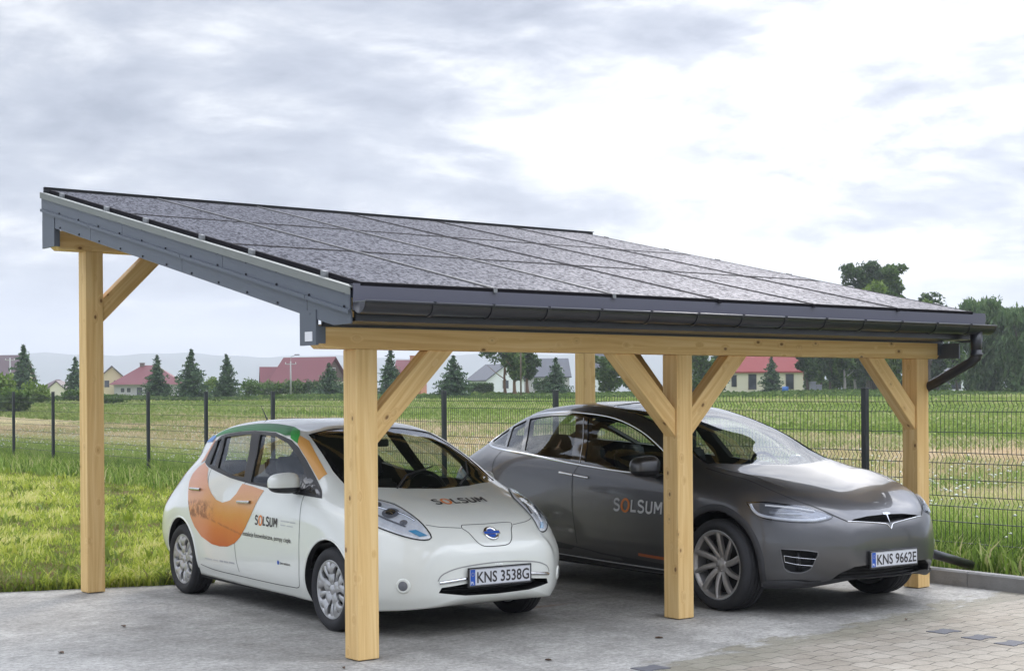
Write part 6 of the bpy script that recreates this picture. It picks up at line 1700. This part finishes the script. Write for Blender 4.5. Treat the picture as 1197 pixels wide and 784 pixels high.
T_(1160, 345, 14, 172, 'thin feathery treetop standing above the willow like tree', mat=WIL, z0=.5, n=900, leaf=.2, group=WD, thin=2.5)
T_(1134, 350, 12, 176, 'sparse thin treetop left of the feathery one', mat=WIL, z0=.55, n=600, leaf=.2, group=WD, thin=2.5)

for i, (u, top, mt) in enumerate(((950, 436, DECD), (966, 440, DEC), (980, 434, DECD), (996, 438, DEC), (1010, 434, DECD), (1026, 438, DEC), (1042, 432, DEC), (1060, 430, DECD), (1080, 432, DECD), (1098, 446, DEC), (1136, 440, DECD), (1158, 436, DEC), (1180, 438, DECD))):
    S_(u, top, 13, 176, '%s undergrowth shrub in the wood %s' % ('dark' if mt is DECD else 'mid green', ['right beside the cream house corner', 'left of the straight dark trunk', 'behind the straight dark trunk', 'between the grey trunk and the birch', 'right of the pale birch trunk', 'behind the third bay brace foot', 'left of the front right post', 'hidden by the front right post', 'just right of the front right post', 'left of the white house', 'right of the white house', 'under the large willow like tree', 'near the right picture edge'][i]), mat=mt, group='undergrowth shrubs of the wood', n=1300)
# ---- houses
def roofm(n, c): return pbr(n, c, .6, noise=.15, nscale=6, bump=.3, bscale=9)
RREDM = roofm('red_roof_sheet', (.115, .010, .016)); RORG = roofm('red_roof_tiles', (.24, .032, .028)); RGRY = roofm('grey_roof_tiles', (.075, .08, .095)); RBRN = roofm('dark_brown_tiles', (.085, .055, .06))
WCRM = pbr('cream_render', (.60, .55, .43), .9, noise=.06, nscale=2); WWHT = pbr('white_render', (.70, .71, .72), .9, noise=.05); WGRY = pbr('grey_render', (.40, .38, .38), .9, noise=.08, nscale=1); WYEL = pbr('yellow_render', (.58, .48, .30), .9)
WWOOD = pbr('dark_boards', (.11, .065, .05), .8); WBRK = pbr('orange_brick', (.42, .17, .09), .9)
PANE = pbr('window_pane', (.03, .035, .045), .12, coat=.6); FRM = pbr('window_frame_white', (.6, .6, .6), .6); FRD = pbr('window_frame_dark', (.08, .06, .05), .6)
def house(u, d, W, D, eave, ridge, yaw, lab, wall, roof, kind='gable', wins=(), over=.4, chim=(), door=None, base=0., cat='house', name='house', gwall=None, frame=FRM):
    """box W (along local x) by D; ridge along local x; local -y faces the camera when yaw = -TH"""
    x, y = at(u, d); z = hgt(x, y) + base
    t = empty(name, (x, y, z), yaw, lab, cat)
    bm = bmesh.new(); box(bm, -W / 2, W / 2, -D / 2, D / 2, -.5, eave)
    from_bm('wall', bm, wall, t)
    if kind == 'gable':
        bm = bmesh.new()
        for s in (-1, 1): prism(bm, [(s * W / 2, -D / 2, eave + .001), (s * W / 2, D / 2, eave + .001), (s * W / 2, 0, ridge - .1)], (-s * .25, 0, 0))
        bmesh.ops.recalc_face_normals(bm, faces=bm.faces); from_bm('gable_wall', bm, gwall or wall, t)
    sl_ = (ridge - eave) / (D / 2); bm = bmesh.new(); th = .18
    if kind == 'gable':
        for s in (-1, 1):
            yo = s * (D / 2 + over); zo = eave - over * sl_
            prism(bm, [(-W / 2 - over, yo, zo), (-W / 2 - over, 0, ridge), (-W / 2 - over, 0, ridge + th), (-W / 2 - over, yo, zo + th)], (W + 2 * over, 0, 0))
    else:
        a, b, c = W / 2 + over, D / 2 + over, max(.3, W / 2 - D / 2)
        zo = eave - .1
        P = [bm.verts.new(p) for p in ((-a, -b, zo), (a, -b, zo), (a, b, zo), (-a, b, zo), (-c, 0, ridge), (c, 0, ridge))]
        for f in ((0, 1, 5, 4), (1, 2, 5), (2, 3, 4, 5), (3, 0, 4), (3, 2, 1, 0)): bm.faces.new([P[i] for i in f])
    bmesh.ops.recalc_face_normals(bm, faces=bm.faces)
    rf = from_bm('roof', bm, roof, t)
    for (cx_, cy_, w_, h_) in chim:
        bm = bmesh.new(); zt = ridge + h_; box(bm, cx_ - w_ / 2, cx_ + w_ / 2, cy_ - w_ / 2, cy_ + w_ / 2, ridge - 1.2, zt); box(bm, cx_ - w_ / 2 - .06, cx_ + w_ / 2 + .06, cy_ - w_ / 2 - .06, cy_ + w_ / 2 + .06, zt + .002, zt + .1); from_bm('chimney', bm, WBRK if h_ > .5 else WWOOD, rf)
    for (side, p, z0, ww, hh) in wins:
        bm = bmesh.new(); bp = bmesh.new()
        if side == 'f':
            box(bm, p - ww / 2 - .08, p + ww / 2 + .08, -D / 2 - .05, -D / 2 - .002, z0 - .08, z0 + hh + .08); box(bp, p - ww / 2, p + ww / 2, -D / 2 - .07, -D / 2 - .052, z0, z0 + hh)
        elif side == 'r':
            box(bm, W / 2 + .002, W / 2 + .05, p - ww / 2 - .08, p + ww / 2 + .08, z0 - .08, z0 + hh + .08); box(bp, W / 2 + .052, W / 2 + .07, p - ww / 2, p + ww / 2, z0, z0 + hh)
        else:
            box(bm, -W / 2 - .05, -W / 2 - .002, p - ww / 2 - .08, p + ww / 2 + .08, z0 - .08, z0 + hh + .08); box(bp, -W / 2 - .07, -W / 2 - .052, p - ww / 2, p + ww / 2, z0, z0 + hh)
        f_ = from_bm('window', bm, frame, t); from_bm('pane', bp, PANE, f_)
    if door:
        bm = bmesh.new(); box(bm, door[0] - .5, door[0] + .5, -D / 2 - .06, -D / 2 - .002, 0, 2.1); from_bm('door', bm, FRD, t)
    return t
CW = -TH
house(-6, 200, 8, 7, 2.6, 5.6, CW, 'brown roofed house behind the bushes at the left picture edge', WCRM, RBRN, wins=(('f', 2, 1, 1, 1.2),))
house(68, 300, 6.2, 6, 2.0, 3.9, CW, 'low house with a dark purple roof left of the rear left post', WCRM, RBRN, 'hip', wins=(('f', 1.0, .9, 1.4, .8),))
t_ = house(68.5, 296, 3, 3.4, 1.9, 3.4, CW + math.pi / 2, 'cream dormer porch in front of the dark purple roof', WCRM, RBRN, wins=(('r', 0, .8, 1.4, .7),), over=.25, cat='porch', name='porch')
house(131, 285, 4.6, 5.6, 3.4, 6.0, CW + math.pi / 2 + .25, 'cream gabled house with two upper windows right of the rear left post', WYEL, RBRN, wins=(('r', -.8, 2.2, .7, 1.1), ('r', .9, 2.2, .7, 1.1), ('l', -.8, 2.2, .7, 1.1), ('l', .9, 2.2, .7, 1.1)), frame=FRD)
house(175, 280, 11.6, 9, 2.6, 6.1, CW + .12, 'grey walled house under a broad red hipped roof', WGRY, RREDM, 'hip', wins=(('f', -4.3, 1.1, .7, .8), ('f', -3.2, 1.1, .7, .8), ('f', -1.3, .5, 1.0, 1.5), ('f', 3.6, 1.0, 1.1, 1.2)), over=.9, chim=((-1.3, 0, .8, .35),))
bm = bmesh.new()
house(362, 235, 8.4, 8.5, 2.4, 6.0, CW - .40, 'large red roofed house with a dark boarded gable behind the hedge', WCRM, RREDM, wins=(('r', 0, 3.2, 1.2, 1.2),), over=.5, gwall=WWOOD)
house(326, 238, 5.2, 5, 2.2, 4.6, CW + .2, 'lower red roofed wing with a small chimney left of the lamp pole', WCRM, RREDM, wins=(('f', 0, 1, 1, 1),), chim=((1.4, 0, .5, .15),))
house(481, 240, 4.0, 6, 3.6, 5.6, CW - .1, 'red roofed house with an orange brick chimney behind the first brace', WBRK, RREDM, wins=(('f', 0, 1.5, 1, 1.2),), chim=((.2, 0, .7, .75),))
house(580, 215, 4.6, 6.5, 2.2, 4.3, CW - .95, 'white gabled house with a grey roof left of the pines', WWHT, RGRY, wins=(('r', 0, 1, 1, 1.1),), over=.35)
house(636, 225, 6.8, 6, 2.8, 5.3, CW + .1, 'grey roofed house half hidden behind the pines', WGRY, RGRY, wins=(('f', 2, 3.2, .6, .9), ('f', -1.5, 1, 1, 1)), over=.3)
house(700, 260, 6, 6, 4.6, 8.2, CW, 'tall grey roofed house behind the rounded tree', WWHT, RGRY, wins=(('f', 0, 3, .9, 1.1),))
house(889, 190, 9.2, 8, 2.75, 6.6, CW, 'cream bungalow with a bright red roof behind the right bay', WCRM, RORG, wins=(('f', -3.9, .9, .5, 1.3), ('f', -1.65, .55, .85, 1.75), ('f', 2.95, .55, .85, 1.75)), over=.25, frame=FRD)
house(934, 196, 1.3, 3, 1.9, 3.3, CW, 'small red roofed outbuilding at the right end of the cream bungalow', WGRY, RORG, over=.25, cat='shed', name='shed')
house(1116, 215, 5.0, 6, 3.1, 5.0, CW - .2, 'white house glimpsed between trees under the downpipe', WWHT, RGRY, wins=(('f', -1.4, .9, .8, 1.0), ('f', -.1, .5, 1.3, 1.3), ('f', 1.5, 1.0, .7, 1.0)), frame=FRD)
# small things in the bungalow garden
bm = bmesh.new(); x, y = at(918, 150); lathe(bm, [(.0001, 0), (.28, 0), (.32, .3), (.30, .62), (.0001, .64)], 16, Matrix.Rotation(math.pi / 2, 4, 'X'))
o = from_bm('water_butt', bm, pbr('blue_plastic', (.03, .13, .38), .5), None, smooth=True); o.location = (x, y, hgt(x, y)); tag(o, 'small blue water butt on the grass in front of the cream bungalow', 'water butt')
for (u, lab, hh) in ((950, 'taller grey bin at the edge of the wood', 1.1), (957, 'lower grey bin at the edge of the wood', .8)):
    bm = bmesh.new(); x, y = at(u, 150); box(bm, -.28, .28, -.3, .3, .06, hh - .08); box(bm, -.31, .31, -.34, .32, hh - .078, hh); bevel(bm, .03, 2)
    o = from_bm('waste_bin', bm, pbr('grey_bin', (.18, .19, .21), .5)); o.location = (x, y, hgt(x, y)); o.rotation_euler = (0, 0, CW); tag(o, lab, 'bin')

# poles
PM = pbr('concrete_pole', (.36, .36, .35), .9, noise=.1); PWD = pbr('wooden_pole', (.13, .10, .075), .9)
def pole(u, d, top, lab, mat, lamp=False, arms=True, r=.11):
    x, y = at(u, d); z = hgt(x, y); yb = Y0 + (u - 598.5) * ROLL; h = (yb - top) * d / F_PX + CAMZ - z
    t = empty('street_lamp' if lamp else 'utility_pole', (x, y, z - .1), CW, lab, 'street lamp' if lamp else 'utility pole')
    bm = bmesh.new(); tube(bm, [(0, 0, 0), (0, 0, h)], [r, r * .65], 8); from_bm('pole', bm, mat, t, smooth=True)
    if arms:
        bm = bmesh.new(); box(bm, -.55, .55, -.04, .04, h - .32, h - .24)
        c = from_bm('crossarm', bm, PM, t); bm = bmesh.new()
        for q in (-.5, 0, .5): lathe(bm, [(.0001, .16), (.035, .14), (.045, .05), (.03, 0)], 8, Matrix.Translation((q, 0, h - .24)) @ Matrix.Rotation(math.pi / 2, 4, 'X'))
        from_bm('insulators', bm, FRM, c)
    if lamp:
        bm = bmesh.new(); tube(bm, [(0, 0, h), (.05, 0, h + .45), (.45, 0, h + .62)], .03, 6); a = from_bm('lamp_arm', bm, PM, t)
        bm = bmesh.new(); box(bm, .40, .90, -.09, .09, h + .60, h + .70); bevel(bm, .03, 2); from_bm('lamp_head', bm, FRD, t)
    return t
pole(12, 175, 417, 'utility pole at the far left beside the broad spruce', PM, r=.13)
pole(340, 150, 421, 'concrete lamp pole in front of the red roofed house', PM, lamp=True, r=.1)
pole(609, 140, 385, 'dark wooden pole in front of the pine group', PWD, r=.09)

# hills: three ranges of real terrain far behind, fading in the air
HM = pbr('forested_hills', (.05, .075, .045), .95, noise=.3, nscale=.01)
def range_(name, d0, d1, prof, w):
    us = np.linspace(-500, 1700, 160); rows = 9; V = []; 
    for j in range(rows):
        f = j / (rows - 1); d = d0 + (d1 - d0) * f
        for u in us:
            x, y = at(u, d); hh = prof(u) * d / F_PX
            z = CAMZ + hh * math.sin(math.pi * min(1., .02 + f * .55)) if f > 0 else 1.0
            V.append((x, y, max(z, 1.0)))
    idx = np.arange(rows * len(us)).reshape(rows, len(us)); q = np.stack([idx[:-1, :-1], idx[:-1, 1:], idx[1:, 1:], idx[1:, :-1]], -1).reshape(-1, 4)
    o = from_np(name, V, q, mat=HM, smooth=True); tag(o, kind='structure')
prof1 = lambda u: 55 + 3.5 * math.sin(u * .009 + 1) + 1.8 * math.sin(u * .037) + .8 * math.sin(u * .11 + 2) - .010 * abs(u - 300)
prof2 = lambda u: 36 + 6 * math.sin(u * .007 + 2.2) + 2.2 * math.sin(u * .031 + 1) + 1.2 * math.sin(u * .09)
range_('hills', 3000, 3800, prof1, 0)
